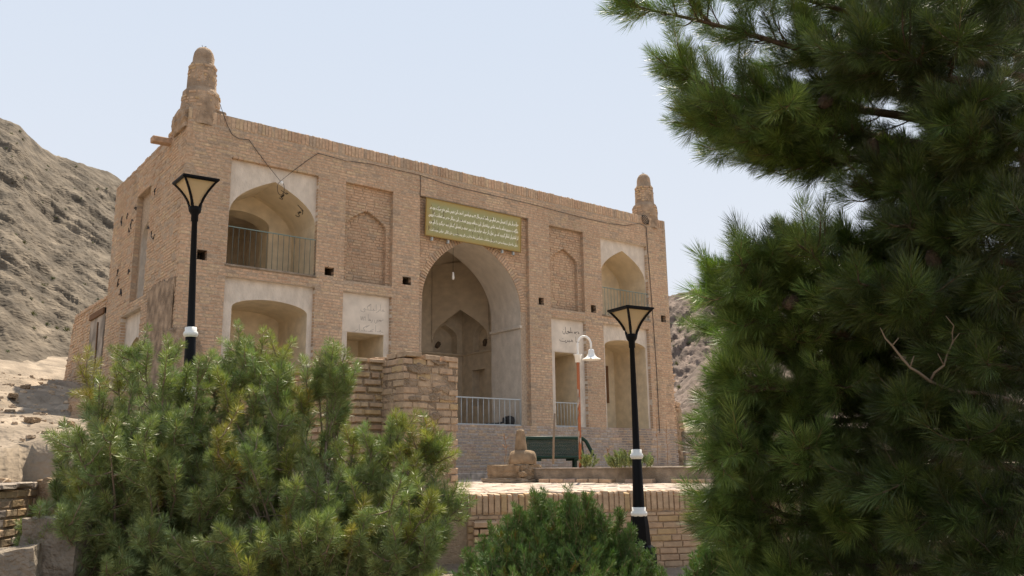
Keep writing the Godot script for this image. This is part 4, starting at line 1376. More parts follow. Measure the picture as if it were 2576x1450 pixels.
# ---------------------------------------------------------------- lamps
func make_lamp() -> Node3D:
	var l := thing("street_lamp", "", "street lamp", Vector3.ZERO, "black garden lamp posts")
	# pole, from the ground up
	part("base", lathe_mesh([Vector2(0.0, -0.5), Vector2(0.16, -0.5), Vector2(0.16, 0.02), Vector2(0.142, 0.03), Vector2(0.142, 0.09), Vector2(0.108, 0.11), Vector2(0.094, 0.3), Vector2(0.080, 0.40), Vector2(0.074, 0.41)], 8, 0.0, false), mats.black, l)
	part("pole", lathe_mesh([Vector2(0.062, 0.36), Vector2(0.047, 0.97), Vector2(0.037, 0.99), Vector2(0.026, 2.1), Vector2(0.034, 2.11), Vector2(0.034, 2.17), Vector2(0.055, 2.2), Vector2(0.062, 2.235), Vector2(0.055, 2.25), Vector2(0.0, 2.25)], 20), mats.black, l)
	for q in [[0.38, 0.068], [0.955, 0.052]]:
		part("collar", lathe_mesh([Vector2(q[1], 0.0), Vector2(q[1] + 0.012, 0.012), Vector2(q[1] + 0.018, 0.03), Vector2(q[1] + 0.012, 0.05), Vector2(q[1] + 0.002, 0.058), Vector2(q[1] + 0.002, 0.095), Vector2(q[1] - 0.02, 0.1)], 24), mats.white, l, Transform3D(Basis(), Vector3(0, q[0], 0)))
	# head: four curved ribs, four tinted panes, a shallow roof
	var prof := []
	for i in 9:
		var t := i / 8.0
		prof.append(Vector2(lerpf(0.05, 0.225, pow(t, 1.9) * 0.75 + t * 0.25), 2.235 + 0.27 * t))
	for k in 4:
		var a := k * PI / 2 + PI / 4
		var d := Vector3(cos(a), 0, sin(a))
		var pts := []
		for q in prof: pts.append(d * q.x + Vector3.UP * q.y)
		var st := begin()
		add_tube(st, pts, taper(9, 0.016, 0.013), 4)
		part("rib", done(st), mats.black, l)
		var e := Vector3(cos(a + PI / 2), 0, sin(a + PI / 2))
		st = begin()
		for i in 8:
			var p: Vector2 = prof[i]
			var q: Vector2 = prof[i + 1]
			var a0 := d * (p.x - 0.008) + Vector3.UP * p.y
			var a1 := e * (p.x - 0.008) + Vector3.UP * p.y
			var b0 := d * (q.x - 0.008) + Vector3.UP * q.y
			var b1 := e * (q.x - 0.008) + Vector3.UP * q.y
			quad(st, b0, b1, a1, a0)
		part("pane", done(st), mats.amber, l)
		st = begin()
		add_tube(st, [d * 0.228 + Vector3.UP * 2.503, e * 0.228 + Vector3.UP * 2.503], [0.015, 0.015], 4)
		part("rim", done(st), mats.black, l)
	var rf := begin()
	for k in 4:
		var a := k * PI / 2 + PI / 4
		var d := Vector3(cos(a), 0, sin(a)) * 0.25
		var e := Vector3(cos(a + PI / 2), 0, sin(a + PI / 2)) * 0.25
		var y0 := Vector3.UP * 2.505
		var y1 := Vector3.UP * 2.523
		tri(rf, Vector3.UP * 2.563, d + y1, e + y1)
		quad(rf, d + y1, e + y1, e + y0, d + y0)
		tri(rf, Vector3.UP * 2.507, e + y0, d + y0)
	part("roof", done(rf), mats.black, l)
	return l

func make_lamps() -> void:
	var r := make_lamp()
	r.set_meta("label", "black lamp post with amber panes in front of the shrine's right bay")
	r.position = Vector3(-5.60, -1.875, 10.53)
	r.rotation = Vector3(0.0, 1.42, 0.0)
	var l: Node3D = r.duplicate()
	l.name = "street_lamp_001"
	add_child(l, true)
	l.set_meta("label", "black lamp post with amber panes rising behind the left pine")
	l.position = P(512, 452, 8.5) - Vector3(0, 2.55, 0)
	l.rotation = Vector3(0.0, 0.0, 0.03)

	# the small white goose-neck lamp
	var g := thing("gooseneck_lamp", "small white goose neck lamp on a peeling orange pole in the planter", "lamp", Vector3(-2.03, -1.0, 5.83))
	var o := Vector3(-2.04, -1.05, 5.81)
	var top := P(1454, 905, 14.5)
	var pts := []
	for i in 9: pts.append(o.lerp(top, i / 8.0))
	part("pole", tube_mesh(pts, 0.027, 12), mats.orange_paint, g)
	rng.seed = 95
	for i in 26:
		var t := rng.randf_range(0.03, 0.97)
		var c := o.lerp(top, t)
		var h := rng.randf_range(0.03, 0.16)
		var st := begin()
		var a0 := rng.randf_range(1.2, 4.2)
		for k in 5:
			var a := a0 + k * 0.25
			var b := a + 0.25
			var p := Vector3(cos(a), 0, sin(a)) * 0.0285
			var q := Vector3(cos(b), 0, sin(b)) * 0.0285
			var hh := h * (1.0 - absf(k - 2) * 0.25)
			quad(st, c + p + Vector3.UP * hh, c + q + Vector3.UP * hh, c + q - Vector3.UP * hh, c + p - Vector3.UP * hh)
		part("bare_paint_patch", done(st), mats.cap, g)
	part("socket", lathe_mesh([Vector2(0.0, -0.05), Vector2(0.045, -0.05), Vector2(0.062, 0.07), Vector2(0.075, 0.075), Vector2(0.075, 0.09), Vector2(0.0, 0.09)], 20), mats.white, g, Transform3D(Basis(), top))
	var neck := []
	for i in 15:
		var a := PI * (1.0 - i / 14.0 * 1.02)
		neck.append(top + CR * (0.115 + 0.115 * cos(a)) + Vector3.UP * (0.25 + 0.15 * sin(a)))
	neck.push_front(top + Vector3.UP * 0.05)
	neck.append(top + CR * 0.23 + Vector3.UP * 0.17)
	part("neck", tube_mesh(neck, 0.019, 10), mats.white, g)
	part("shade", lathe_mesh([Vector2(0.165, 0.0), Vector2(0.15, 0.012), Vector2(0.10, 0.035), Vector2(0.07, 0.07), Vector2(0.052, 0.12), Vector2(0.05, 0.16), Vector2(0.035, 0.175), Vector2(0.0, 0.178)], 28), mats.white, g, Transform3D(Basis(), top + CR * 0.23 + Vector3.UP * 0.0))

# ---------------------------------------------------------------- bench
func make_bench() -> void:
	var at := Vector3(0.2, -1.27, 2.7)
	var b := thing("bench", "dark green perforated metal bench facing away beside the cone stone", "bench", at)
	rng.seed = 97
	var x0 := -0.92
	var x1 := 0.80
	# backrest sheet with rows of holes: a lattice of bars
	var st := begin()
	var tilt := Basis(Vector3.RIGHT, -0.14)
	for i in 60:
		add_box(st, at + Vector3(lerpf(x0 - 0.0, 0.72, i / 59.0) - 0.0, 0.66, 0.0), Vector3(0.016, 0.34, 0.006), tilt)
	for i in 12:
		add_box(st, at + Vector3((x0 + 0.72) * 0.5, 0.0, 0.0) + tilt * Vector3(0, 0.66 + lerpf(-0.165, 0.165, i / 11.0), 0.0) + Vector3(0, 0, 0.09), Vector3(0.72 - x0, 0.013, 0.0075), tilt)
	part("backrest", done(st), mats.bench, b)
	var top := [at + Vector3(x0 - 0.02, 0.72, 0.0), at + Vector3(x0 + 0.03, 0.86, 0.0), at + Vector3(0.0, 0.87, 0.0), at + Vector3(0.70, 0.87, 0.0), at + Vector3(0.78, 0.80, 0.04), at + Vector3(0.86, 0.58, 0.12), at + Vector3(0.86, 0.49, 0.16)]
	part("top_tube", tube_mesh(top, 0.04, 10), mats.bench, b)
	part("lower_tube", tube_mesh([at + Vector3(x0, 0.47, 0.06), at + Vector3(x1 + 0.05, 0.46, 0.12)], 0.03, 10), mats.bench, b)
	st = begin()
	for i in 12:
		add_box(st, at + Vector3((x0 + x1) * 0.5, 0.44, -0.04 - 0.036 * i), Vector3(x1 - x0, 0.012, 0.024))
	for i in 40:
		add_box(st, at + Vector3(lerpf(x0, x1, i / 39.0), 0.436, -0.24), Vector3(0.02, 0.010, 0.42))
	part("seat", done(st), mats.bench, b)
	for x in [-0.62, 0.62]:
		part("leg", soft_box(Vector3(0.085, 0.42, 0.085), 0.008), mats.bench, b, Transform3D(Basis(), at + Vector3(x, 0.22, -0.18)))
		part("foot_plate", soft_box(Vector3(0.3, 0.05, 0.3), 0.01), mats.bench, b, Transform3D(Basis(), at + Vector3(x, 0.41, -0.16)))

# ---------------------------------------------------------------- small things
func make_small_things() -> void:
	# cable along the facade
	var st := begin()
	var run := []
	for q in [[553, 262], [563, 292], [570, 312], [583, 338], [600, 349], [626, 352], [640, 372], [672, 415], [705, 456], [735, 432], [775, 402], [800, 386], [830, 394], [870, 405], [930, 412], [1000, 428], [1058, 441], [1120, 463], [1170, 476], [1250, 494], [1330, 512], [1400, 531], [1470, 549], [1530, 562], [1575, 568], [1610, 562], [1626, 572]]:
		run.append(on_wall(q[0], q[1], 0.018))
	add_tube(st, run, taper(run.size(), 0.006, 0.006), 5)
	var c := thing("electric_cable", "thin black electric cable sagging along the top of the facade", "cable", Vector3(0, 5.4, 0.02))
	part("main_run", done(st), mats.cable, c)
	var drop := []
	for q in [[1626, 572], [1629, 620], [1634, 680], [1640, 760], [1646, 840], [1652, 930], [1656, 1010], [1660, 1090]]: drop.append(on_wall(q[0], q[1], 0.018))
	part("drop", tube_mesh(drop, 0.009, 5), mats.cable, c)
	part("branch", tube_mesh([on_wall(1058, 441, 0.018), on_wall(1058, 470, 0.018), on_wall(1057, 495, 0.018)], 0.007, 5), mats.cable, c)
	var coil := []
	for i in 26:
		var a := i * 0.75
		coil.append(on_wall(1624 + 9 * cos(a), 553 + 12 * sin(a * 1.1), 0.03 + 0.001 * i))
	part("coil", tube_mesh(coil, 0.008, 5), mats.cable, c)
	# bulb holder tangle over the left niche
	var h := thing("bulb_holder", "small bulb holder in a loop of wire over the upper left niche", "bulb holder", on_wall(708, 462, 0.05))
	var loop := []
	for i in 17:
		var a := TAU * i / 16.0
		loop.append(on_wall(706 + 9 * sin(a), 474 + 17 * cos(a), 0.03))
	part("wire_loop", tube_mesh(loop, 0.006, 5), mats.cable, h)
	part("holder", lathe_mesh([Vector2(0.0, -0.03), Vector2(0.03, -0.02), Vector2(0.035, 0.02), Vector2(0.02, 0.05), Vector2(0.0, 0.055)], 12), mats.white, h, Transform3D(Basis(), on_wall(708, 462, 0.05)))
	# lamp hanging in the great arch
	var p := Vector3(-0.22, 3.76, -0.72)
	var hb := thing("hanging_bulb", "bare bulb hanging on a wire inside the great arch", "bulb", p)
	part("wire", tube_mesh([p + Vector3(0, 0.1, 0), p + Vector3(0.0, 0.86, 0)], 0.005, 5), mats.cable, hb)
	part("bulb", lathe_mesh([Vector2(0.0, -0.1), Vector2(0.03, -0.08), Vector2(0.035, -0.04), Vector2(0.025, 0.03), Vector2(0.022, 0.1), Vector2(0.0, 0.11)], 12), mats.white, hb, Transform3D(Basis(), p))
	# dark bundle behind the railing
	var q := Vector3(1.22, 0.13, -0.32)
	var bag := thing("black_bag", "black bag lying on the floor behind the arch railing", "bag", q)
	part("bag_body", stone(Vector3(0.24, 0.24, 0.2), 0.7, 0.15, 8, 2.0), mats.cable, bag, Transform3D(Basis(), q))
	part("strap", tube_mesh([q + Vector3(-0.1, 0.03, 0), q + Vector3(-0.2, 0.06, 0.02), q + Vector3(-0.22, -0.04, 0.03), q + Vector3(-0.4, -0.08, 0.02), q + Vector3(-0.72, -0.09, 0.0)], 0.03, 6), mats.cable, bag)
	# thin grey stake in the planter
	tag(part("stake", tube_mesh([P(1392, 1168, 14.9), P(1393, 1110, 14.9), P(1396, 1040, 14.9)], 0.02, 7), mats.pale_bark, self), "thin grey wooden stake standing behind the planter wall", "stake")
	# green railing seen through the pine
	var gr := thing("green_railing", "green metal railing glimpsed through the right pine", "railing", Vector3(3.5, -1.27, 9.0))
	for u in [1896, 2030, 2170, 2310]:
		var b := P(u, 1185, 15.5)
		part("post", tube_mesh([b, b + Vector3.UP * 0.72], 0.03, 8), mats.bench, gr)
	part("rail", tube_mesh([P(1896, 1157, 15.5), P(2330, 1160, 15.5)], 0.022, 8), mats.bench, gr)

func on_wall(u: float, v: float, z: float) -> Vector3:
	var d := P(u, v, 1.0) - EYE
	return EYE + d * ((z - EYE.z) / d.z)

func make_plants() -> void:
	rng.seed = 101
	var leaf := sprig(0.16, 60, 0.05, 0.008, 1.2, 0.5, 102, Color(0.20, 0.24, 0.09), Color(0.33, 0.36, 0.15), Color(0.2, 0.2, 0.08), 0.05)
	rng.seed = 103
	for q in [["leafy_shrub", "pale green leafy shrub in the planter beside the black lamp post", 1570, 1166, 13.6, 0.24, 0.11, 90], ["leafy_shrub", "small pale weed at the foot of the orange pole", 1478, 1164, 14.4, 0.13, 0.12, 26], ["leafy_shrub", "tiny pale weed near the right end of the planter", 1618, 1162, 13.4, 0.12, 0.08, 16]]:
		var o := P(q[2], q[3], q[4])
		o.y = -1.03
		var t := thing(q[0], q[1], "shrub", o)
		var xf := []
		var co := []
		for i in q[7]:
			var a := rng.randf() * TAU
			var r: float = q[5] * sqrt(rng.randf())
			var hh: float = (q[6] * 1.6) * (1.0 - pow(r / q[5], 2.0) * 0.6) * rng.randf()
			var at := o + Vector3(cos(a) * r, hh, sin(a) * r)
			xf.append(aim(at, Vector3(cos(a) * 0.5, 1.0, sin(a) * 0.5) + jolt(0.3), rng.randf_range(0.6, 1.0)))
			co.append(tinted(Color.WHITE, 0.2))
		swarm("foliage", leaf, mats.scale, xf, co, t)
	for q in [["rust coloured dry stalk standing right of the green shrub", 1655, 1168, 1050, 16.0], ["tall dry orange stalk near the right end of the shrine", 1680, 1168, 1060, 16.2], ["short dry stalk between the orange pole and the green shrub", 1533, 1162, 1130, 14.0], ["short dry stalk standing left of the cone stone", 1272, 1180, 1090, 15.6]]:
		var o := P(q[1], q[2], q[4])
		var e := P(q[1] - 4.0, q[3], q[4])
		var t := thing("dry_stalk", q[0], "dry plant", o, "dry stalks in the planter")
		part("stem", tube_mesh(limb(o, e, 0.0, 5, 0.03), 0.0045, 5), mats.dry, t)
		for i in 7:
			var f := rng.randf_range(0.35, 1.0)
			var a := o.lerp(e, f)
			part("seed_head", tube_mesh([a, a + Vector3(rng.randf_range(-0.08, 0.08), 0.05, rng.randf_range(-0.08, 0.08))], 0.004, 4), mats.dry, t)

# ---------------------------------------------------------------- left pines
func pine_shrub(called: String, label: String, root: Vector3, tips: Array, extra: Array, meshes: Array, sd: int, size: float) -> void:
	rng.seed = sd
	var t := thing(called, label, "pine tree", root, "young pines in front of the terrace")
	var wood := begin()
	wood.set_smooth_group(0)
	var xfs := [[], [], []]
	var cols := [[], [], []]
	var all := []
	for q in tips: all.append([P(q[0], q[1], q[2]), q[3] if q.size() > 3 else 1.0])
	for e in extra:
		for i in e[5]:
			var p := P(e[0] + e[3] * rng.randf_range(-1, 1), e[1] + e[4] * rng.randf_range(-1, 1), e[2] + rng.randf_range(-0.75, 0.55))
			all.append([p, 1.0])
	for a in all:
		var tip: Vector3 = a[0]
		var start := root + Vector3(rng.randf_range(-0.25, 0.25), rng.randf_range(0.0, 0.9) * clampf((tip.y - root.y) * 0.5, 0.0, 0.8), rng.randf_range(-0.25, 0.25))
		var pts := limb(start, tip, -0.18 * (tip - start).length() * rng.randf_range(0.3, 1.0), 8, 0.04)
		var up := Vector3(0, 0.10, 0) + jolt(0.06)
		pts[8] = tip
		pts[7] = pts[7].lerp(tip - up, 0.55)
		add_tube(wood, pts, taper(9, 0.022, 0.005), 5, false)
		var k := rng.randi() % 3
		var len_ := (tip - start).length()
		var base := Color(1, 1, 1) if rng.randf() > 0.2 else (Color(1.25, 1.1, 0.8) if rng.randf() > 0.25 else Color(1.3, 0.95, 0.6))
		needles_on(pts, maxf(0.35, 1.0 - 0.36 / len_), 0.05, size, xfs[k], cols[k], base)
		var n := 10 + rng.randi() % 4
		for i in n:
			var f := rng.randf_range(maxf(0.2, 1.0 - 0.62 / len_), 0.99)
			var x := f * 8.0
			var j := mini(int(x), 7)
			var o: Vector3 = pts[j].lerp(pts[j + 1], x - j)
			var fw: Vector3 = (pts[j + 1] - pts[j]).normalized()
			var d := (fw * 0.4 + Vector3.UP * 0.22 + jolt(1.0)).normalized()
			var l: float = rng.randf_range(0.08, 0.23) * a[1]
			var tw := limb(o, o + d * l + Vector3.UP * l * 0.25, -0.02, 3, 0.01)
			add_tube(wood, tw, taper(4, 0.007, 0.004), 4, false)
			needles_on(tw, 0.45, 0.055, size, xfs[(k + i) % 3], cols[(k + i) % 3], base, 0.22)
	for k in 3: swarm("foliage", meshes[k], mats.needle, xfs[k], cols[k], t)
	# a few dead, bare twigs
	for i in 40:
		var a = all[rng.randi() % all.size()]
		var o: Vector3 = root.lerp(a[0], rng.randf_range(0.35, 0.8)) + jolt(0.15)
		add_tube(wood, limb(o, o + jolt(0.3) + Vector3(0.05, 0.02, 0.05), 0.03, 4, 0.02), taper(5, 0.008, 0.003), 4, false)
	add_tube(wood, limb(root - Vector3(0, 0.4, 0), root + Vector3(0, 0.7, 0), 0.0, 5, 0.05), taper(6, 0.06, 0.03), 7, false)
	part("branches", done(wood), mats.pale_bark, t)

func make_left_pines() -> void:
	var m := []
	for i in 3:
		m.append(sprig(0.055, 72, 0.078, 0.0018, 1.5, 0.4, 110 + i, Color(0.145, 0.195, 0.06), Color(0.35, 0.40, 0.165), Color(0.30, 0.19, 0.11), 0.0))
	var lt := [[215, 955, 7.9], [290, 930, 7.8], [345, 885, 7.7], [372, 880, 7.6], [430, 890, 7.6], [470, 935, 7.5], [250, 1010, 7.6], [150, 1160, 7.4], [192, 1105, 7.5], [138, 1235, 7.3], [205, 1300, 7.2], [110, 1385, 7.0], [70, 1440, 6.9], [330, 985, 7.4], [410, 960, 7.2], [500, 950, 7.3], [260, 1090, 7.3], [330, 1080, 7.1], [430, 1060, 7.0], [230, 1180, 7.1], [300, 1200, 6.9], [400, 1180, 6.8], [180, 1360, 6.8], [280, 1330, 6.7], [540, 975, 7.6], [560, 1040, 7.3]]
	pine_shrub("pine_tree", "young bushy pine at the left, the left one of two", P(390, 1560, 7.6), lt, [[330, 1180, 7.3, 170, 130, 26], [300, 1380, 7.1, 220, 80, 36], [450, 1060, 7.6, 100, 70, 8], [545, 1200, 7.4, 60, 80, 12]], m, 121, 1.0)
	var rt := [[575, 895, 7.9], [600, 878, 7.8], [622, 885, 7.7], [655, 890, 7.7], [700, 895, 7.8], [575, 940, 7.6], [640, 945, 7.5], [700, 960, 7.6], [795, 925, 7.5], [818, 887, 7.5], [838, 905, 7.5], [870, 945, 7.6], [770, 955, 7.5], [750, 1000, 7.5], [850, 985, 7.4], [700, 1055, 7.2], [600, 1050, 7.3], [650, 1010, 7.4], [985, 1070, 7.2], [1010, 1068, 7.2], [1035, 1095, 7.2], [1075, 1120, 7.2], [1100, 1105, 7.3], [1095, 1140, 7.2], [1050, 1160, 7.0], [1145, 1235, 7.0], [1120, 1225, 7.1], [1130, 1295, 6.9], [1095, 1340, 6.9], [1080, 1400, 6.8], [935, 1120, 7.1], [890, 1105, 7.2], [940, 1180, 7.0], [860, 1190, 6.9], [800, 1210, 6.8], [1000, 1200, 6.9], [720, 1150, 7.0], [660, 1130, 7.1], [780, 1130, 7.1]]
	pine_shrub("pine_tree", "young bushy pine right of the other, in front of the wing wall", P(780, 1580, 7.3), rt, [[840, 1310, 7.0, 260, 80, 42], [700, 1400, 6.9, 330, 60, 38], [620, 1150, 7.3, 90, 90, 10], [620, 935, 7.7, 80, 35, 5], [990, 1400, 6.9, 90, 60, 12]], m, 122, 1.0)

# ---------------------------------------------------------------- thujas
func thuja(called: String, label: String, centre: Vector3, rx: float, top: float, tops: Array, sd: int, count: int, mesh: Array, tint: Color) -> void:
	rng.seed = sd
	var root := Vector3(centre.x, ground_y(centre.x, centre.z), centre.z)
	var t := thing(called, label, "shrub", root, "clipped looking evergreen shrubs")
	var wood := begin()
	var xfs := [[], []]
	var cols := [[], []]
	var h := top - root.y
	for i in count:
		var a := rng.randf() * TAU
		var v := pow(rng.randf(), 0.7)
		var shell := lerpf(0.62, 1.0, pow(rng.randf(), 0.6))
		var y := v * h
		var w := rx * pow(maxf(0.0, 1.0 - pow(v, 2.3)), 0.55) * shell * (1.0 + 0.3 * fine_noise.get_noise_3d(cos(a) * 22.0, y * 30.0, sin(a) * 22.0 + sd) + 0.12 * sin(a * 9.0 + y * 6.0))
		var p := root + Vector3(cos(a) * w, y * (0.9 + 0.16 * fine_noise.get_noise_2d(cos(a) * 40.0 + sd, sin(a) * 40.0)) + rng.randf_range(-0.04, 0.05), sin(a) * w)
		var d := Vector3(cos(a) * 0.45 * (1.0 - v), 1.0, sin(a) * 0.45 * (1.0 - v)) + jolt(0.62)
		xfs[i % 2].append(aim(p, d, rng.randf_range(0.8, 1.25)))
		cols[i % 2].append(tinted(tint if rng.randf() > 0.07 else Color(1.6, 1.0, 0.6), 0.22))
		if i % 14 == 0: add_tube(wood, limb(root + Vector3(0, 0.1, 0), p, 0.05, 5, 0.05), taper(6, 0.014, 0.004), 4, false)
	for q in tops:
		var tip := P(q[0], q[1], q[2])
		var b := Vector3(tip.x, tip.y - 0.5, tip.z).lerp(Vector3(root.x, tip.y - 0.5, root.z), 0.25)
		for i in 54:
			var f := rng.randf()
			var p := tip.lerp(b, f) + jolt(1.0) * (0.015 + 0.10 * f)
			xfs[i % 2].append(aim(p - Vector3.UP * 0.12, Vector3.UP + jolt(0.5), rng.randf_range(0.75, 1.05)))
			cols[i % 2].append(tinted(tint, 0.2))
		add_tube(wood, limb(root, tip - Vector3.UP * 0.1, 0.0, 6, 0.03), taper(7, 0.014, 0.003), 4, false)
	for k in 2: swarm("foliage", mesh[k], mats.scale, xfs[k], cols[k], t)
	part("branches", done(wood), mats.pale_bark, t)

func make_thujas() -> void:
	var m := []
	for i in 2:
		m.append(sprig(0.10, 84, 0.040, 0.0017, 1.2, 0.5, 130 + i, Color(0.075, 0.14, 0.032), Color(0.18, 0.265, 0.075), Color(0.30, 0.21, 0.12), 0.0))
	thuja("evergreen_shrub", "dense bright green upright shrub at the bottom centre", P(1400, 1500, 6.1), 0.72, P(1400, 1300, 6.1).y, [[1345, 1215, 6.0], [1362, 1225, 6.1], [1425, 1232, 6.1], [1432, 1214, 6.0], [1455, 1240, 5.9], [1476, 1228, 6.0], [1490, 1245, 6.1], [1300, 1252, 6.0], [1275, 1285, 6.0], [1240, 1300, 6.1], [1215, 1335, 6.0], [1520, 1262, 6.0], [1560, 1270, 6.1], [1590, 1300, 6.0], [1180, 1370, 6.0], [1390, 1250, 5.9], [1150, 1410, 6.0], [1640, 1380, 6.0], [1670, 1420, 6.0], [1610, 1340, 5.9]], 141, 2700, m, Color(1, 1, 1))
	thuja("evergreen_shrub", "dark green shrub under the big pine at the bottom right", P(1850, 1520, 5.6), 0.36, P(1850, 1335, 5.6).y, [[1800, 1345, 5.5], [1830, 1320, 5.5], [1780, 1370, 5.5], [1750, 1400, 5.5], [1735, 1430, 5.5], [1860, 1330, 5.6], [1900, 1340, 5.6]], 142, 800, m, Color(0.85, 0.95, 0.9))

# ---------------------------------------------------------------- the big pine
func make_big_pine() -> void:
	rng.seed = 150
	var m := []
	for i in 3:
		m.append(sprig(0.10, 100, 0.108, 0.00115, 1.05, 0.3, 151 + i, Color(0.034, 0.064, 0.019), Color(0.125, 0.175, 0.055), Color(0.16, 0.105, 0.06)))
	rng.seed = 155
	var foot := P(2760, 1500, 5.6)
	foot.y = ground_y(foot.x, foot.z)
	var t := thing("pine_tree", "large dark pine filling the right side of the picture", "pine tree", foot)
	var trunk := []
	for i in 9: trunk.append(foot + Vector3(0.03 * sin(i * 1.3), i * 0.72, 0.04 * cos(i)))
	var st := begin()
	st.set_smooth_group(0)
	add_tube(st, trunk, taper(9, 0.17, 0.05), 12)
	part("trunk", done(st), mats.bark, t)
	var wood := begin()
	wood.set_smooth_group(0)
	var xfs := [[], [], []]
	var cols := [[], [], []]
	# limbs: [ [u, v, depth] ... ], reach of side twigs, thickness
	var limbs := [
		[[2740, 380, 5.5], [2330, 265, 5.2], [2080, 150, 4.9], [1830, 70, 4.8], [1590, 15, 4.7]],
		[[2740, 400, 5.5], [2260, 290, 5.0], [2000, 270, 4.9], [1820, 235, 4.8], [1690, 165, 4.8]],
		[[2740, 420, 5.4], [2300, 360, 5.0], [2050, 320, 4.8], [1880, 320, 4.7], [1760, 290, 4.7]],
		[[2740, 450, 5.6], [2280, 400, 5.4], [2060, 370, 5.2], [1930, 360, 5.1], [1830, 335, 5.1]],
		[[2740, 470, 5.4], [2300, 420, 5.0], [2150, 400, 4.9], [2020, 398, 4.9], [1915, 390, 4.8]],
		[[2740, 250, 5.6], [2350, 120, 5.3], [2100, 20, 5.1], [1850, -40, 5.0]],
		[[2740, 150, 5.4], [2380, 20, 5.0], [2150, -60, 4.8], [1950, -80, 4.7]],
		[[2740, 260, 5.0], [2400, 200, 4.6], [2300, 150, 4.4], [2220, 120, 4.4]],
		[[2740, 560, 5.5], [2420, 480, 5.2], [2340, 450, 5.1], [2260, 430, 5.0]],
		[[2740, 620, 5.2], [2440, 570, 4.8], [2350, 520, 4.6], [2290, 470, 4.5]],
		[[2740, 820, 5.6], [2330, 700, 5.4], [2165, 659, 5.2], [2071, 643, 5.2], [2012, 635, 5.2]],
		[[2740, 800, 5.4], [2400, 690, 5.2], [2300, 640, 5.1], [2190, 656, 5.0]],
		[[2740, 900, 5.5], [2300, 800, 5.1], [2080, 730, 4.9], [1918, 725, 4.8], [1816, 725, 4.8]],
		[[2740, 880, 5.3], [2300, 770, 4.9], [2122, 713, 4.7], [2003, 691, 4.7], [1910, 686, 4.7]],
		[[2740, 980, 5.4], [2280, 880, 5.0], [2080, 830, 4.8], [1935, 800, 4.7], [1859, 780, 4.7]],
		[[2740, 1000, 5.6], [2280, 920, 5.2], [2080, 900, 5.0], [1952, 880, 4.9], [1880, 860, 4.9]],
		[[2740, 1080, 5.4], [2300, 1000, 5.0], [2080, 990, 4.8], [1918, 975, 4.7], [1825, 960, 4.7]],
		[[2740, 1120, 5.5], [2300, 1060, 5.2], [2080, 1060, 5.0], [1935, 1050, 4.9], [1850, 1030, 4.9]],
		[[2740, 1200, 5.4], [2300, 1150, 5.0], [2080, 1150, 4.8], [1927, 1150, 4.7], [1825, 1140, 4.7]],
		[[2740, 1230, 5.6], [2300, 1220, 5.3], [2050, 1215, 5.1], [1935, 1200, 5.0], [1859, 1185, 5.0]],
		[[2740, 1330, 5.4], [2300, 1320, 5.0], [2080, 1310, 4.9], [1930, 1290, 4.8], [1860, 1260, 4.8]],
		[[2740, 1430, 5.4], [2300, 1430, 5.0], [2080, 1420, 4.9], [1960, 1400, 4.9], [1900, 1370, 4.9]],
		[[2740, 1480, 5.2], [2300, 1500, 4.8], [2080, 1500, 4.7], [1960, 1470, 4.7]],
		[[2740, 700, 5.0], [2450, 640, 4.5], [2400, 590, 4.3]],
		[[2740, 900, 5.0], [2400, 830, 4.4], [2280, 780, 4.2]],
		[[2740, 1150, 5.0], [2400, 1080, 4.4], [2300, 1030, 4.2]],
		[[2740, 1350, 5.0], [2400, 1280, 4.4], [2260, 1240, 4.2]],
		[[2740, 350, 5.0], [2460, 330, 4.5], [2400, 300, 4.3]],
		[[2580, 100, 5.8], [2450, -20, 5.8], [2300, -80, 5.8]],
		[[2740, 60, 4.6], [2560, 20, 4.4], [2420, -20, 4.2]],
		[[2740, 180, 6.2], [2500, 120, 6.0], [2330, 60, 5.9], [2160, 40, 5.8]],
		[[2740, 330, 6.4], [2480, 260, 6.2], [2300, 230, 6.1], [2120, 230, 6.0]],
		[[2740, 430, 4.7], [2560, 390, 4.4], [2440, 370, 4.2]],
		[[2740, 520, 6.2], [2520, 470, 6.1], [2390, 420, 6.0], [2260, 390, 5.9]],
		[[2740, 640, 4.5], [2600, 600, 4.2], [2490, 570, 4.1]],
		[[2740, 750, 6.3], [2540, 700, 6.2], [2400, 680, 6.0], [2280, 700, 5.9]],
		[[2740, 800, 4.6], [2590, 760, 4.3], [2470, 740, 4.2]],
		[[2740, 900, 6.2], [2500, 850, 6.0], [2300, 830, 5.9], [2139, 820, 5.8]],
		[[2740, 960, 4.4], [2580, 930, 4.2], [2450, 910, 4.1]],
		[[2740, 1060, 6.2], [2500, 1010, 6.0], [2300, 1000, 5.9], [2088, 990, 5.7]],
		[[2740, 1130, 4.4], [2570, 1110, 4.2], [2440, 1110, 4.1]],
		[[2740, 1250, 6.1], [2500, 1220, 5.9], [2300, 1240, 5.7], [2080, 1260, 5.5]],
		[[2740, 1290, 4.4], [2560, 1280, 4.1], [2420, 1300, 4.0]],
		[[2740, 1400, 6.0], [2500, 1370, 5.7], [2280, 1370, 5.5], [2120, 1360, 5.4]],
		[[2740, 1460, 4.4], [2560, 1430, 4.1], [2420, 1420, 4.0]],
	]
	var runs := []
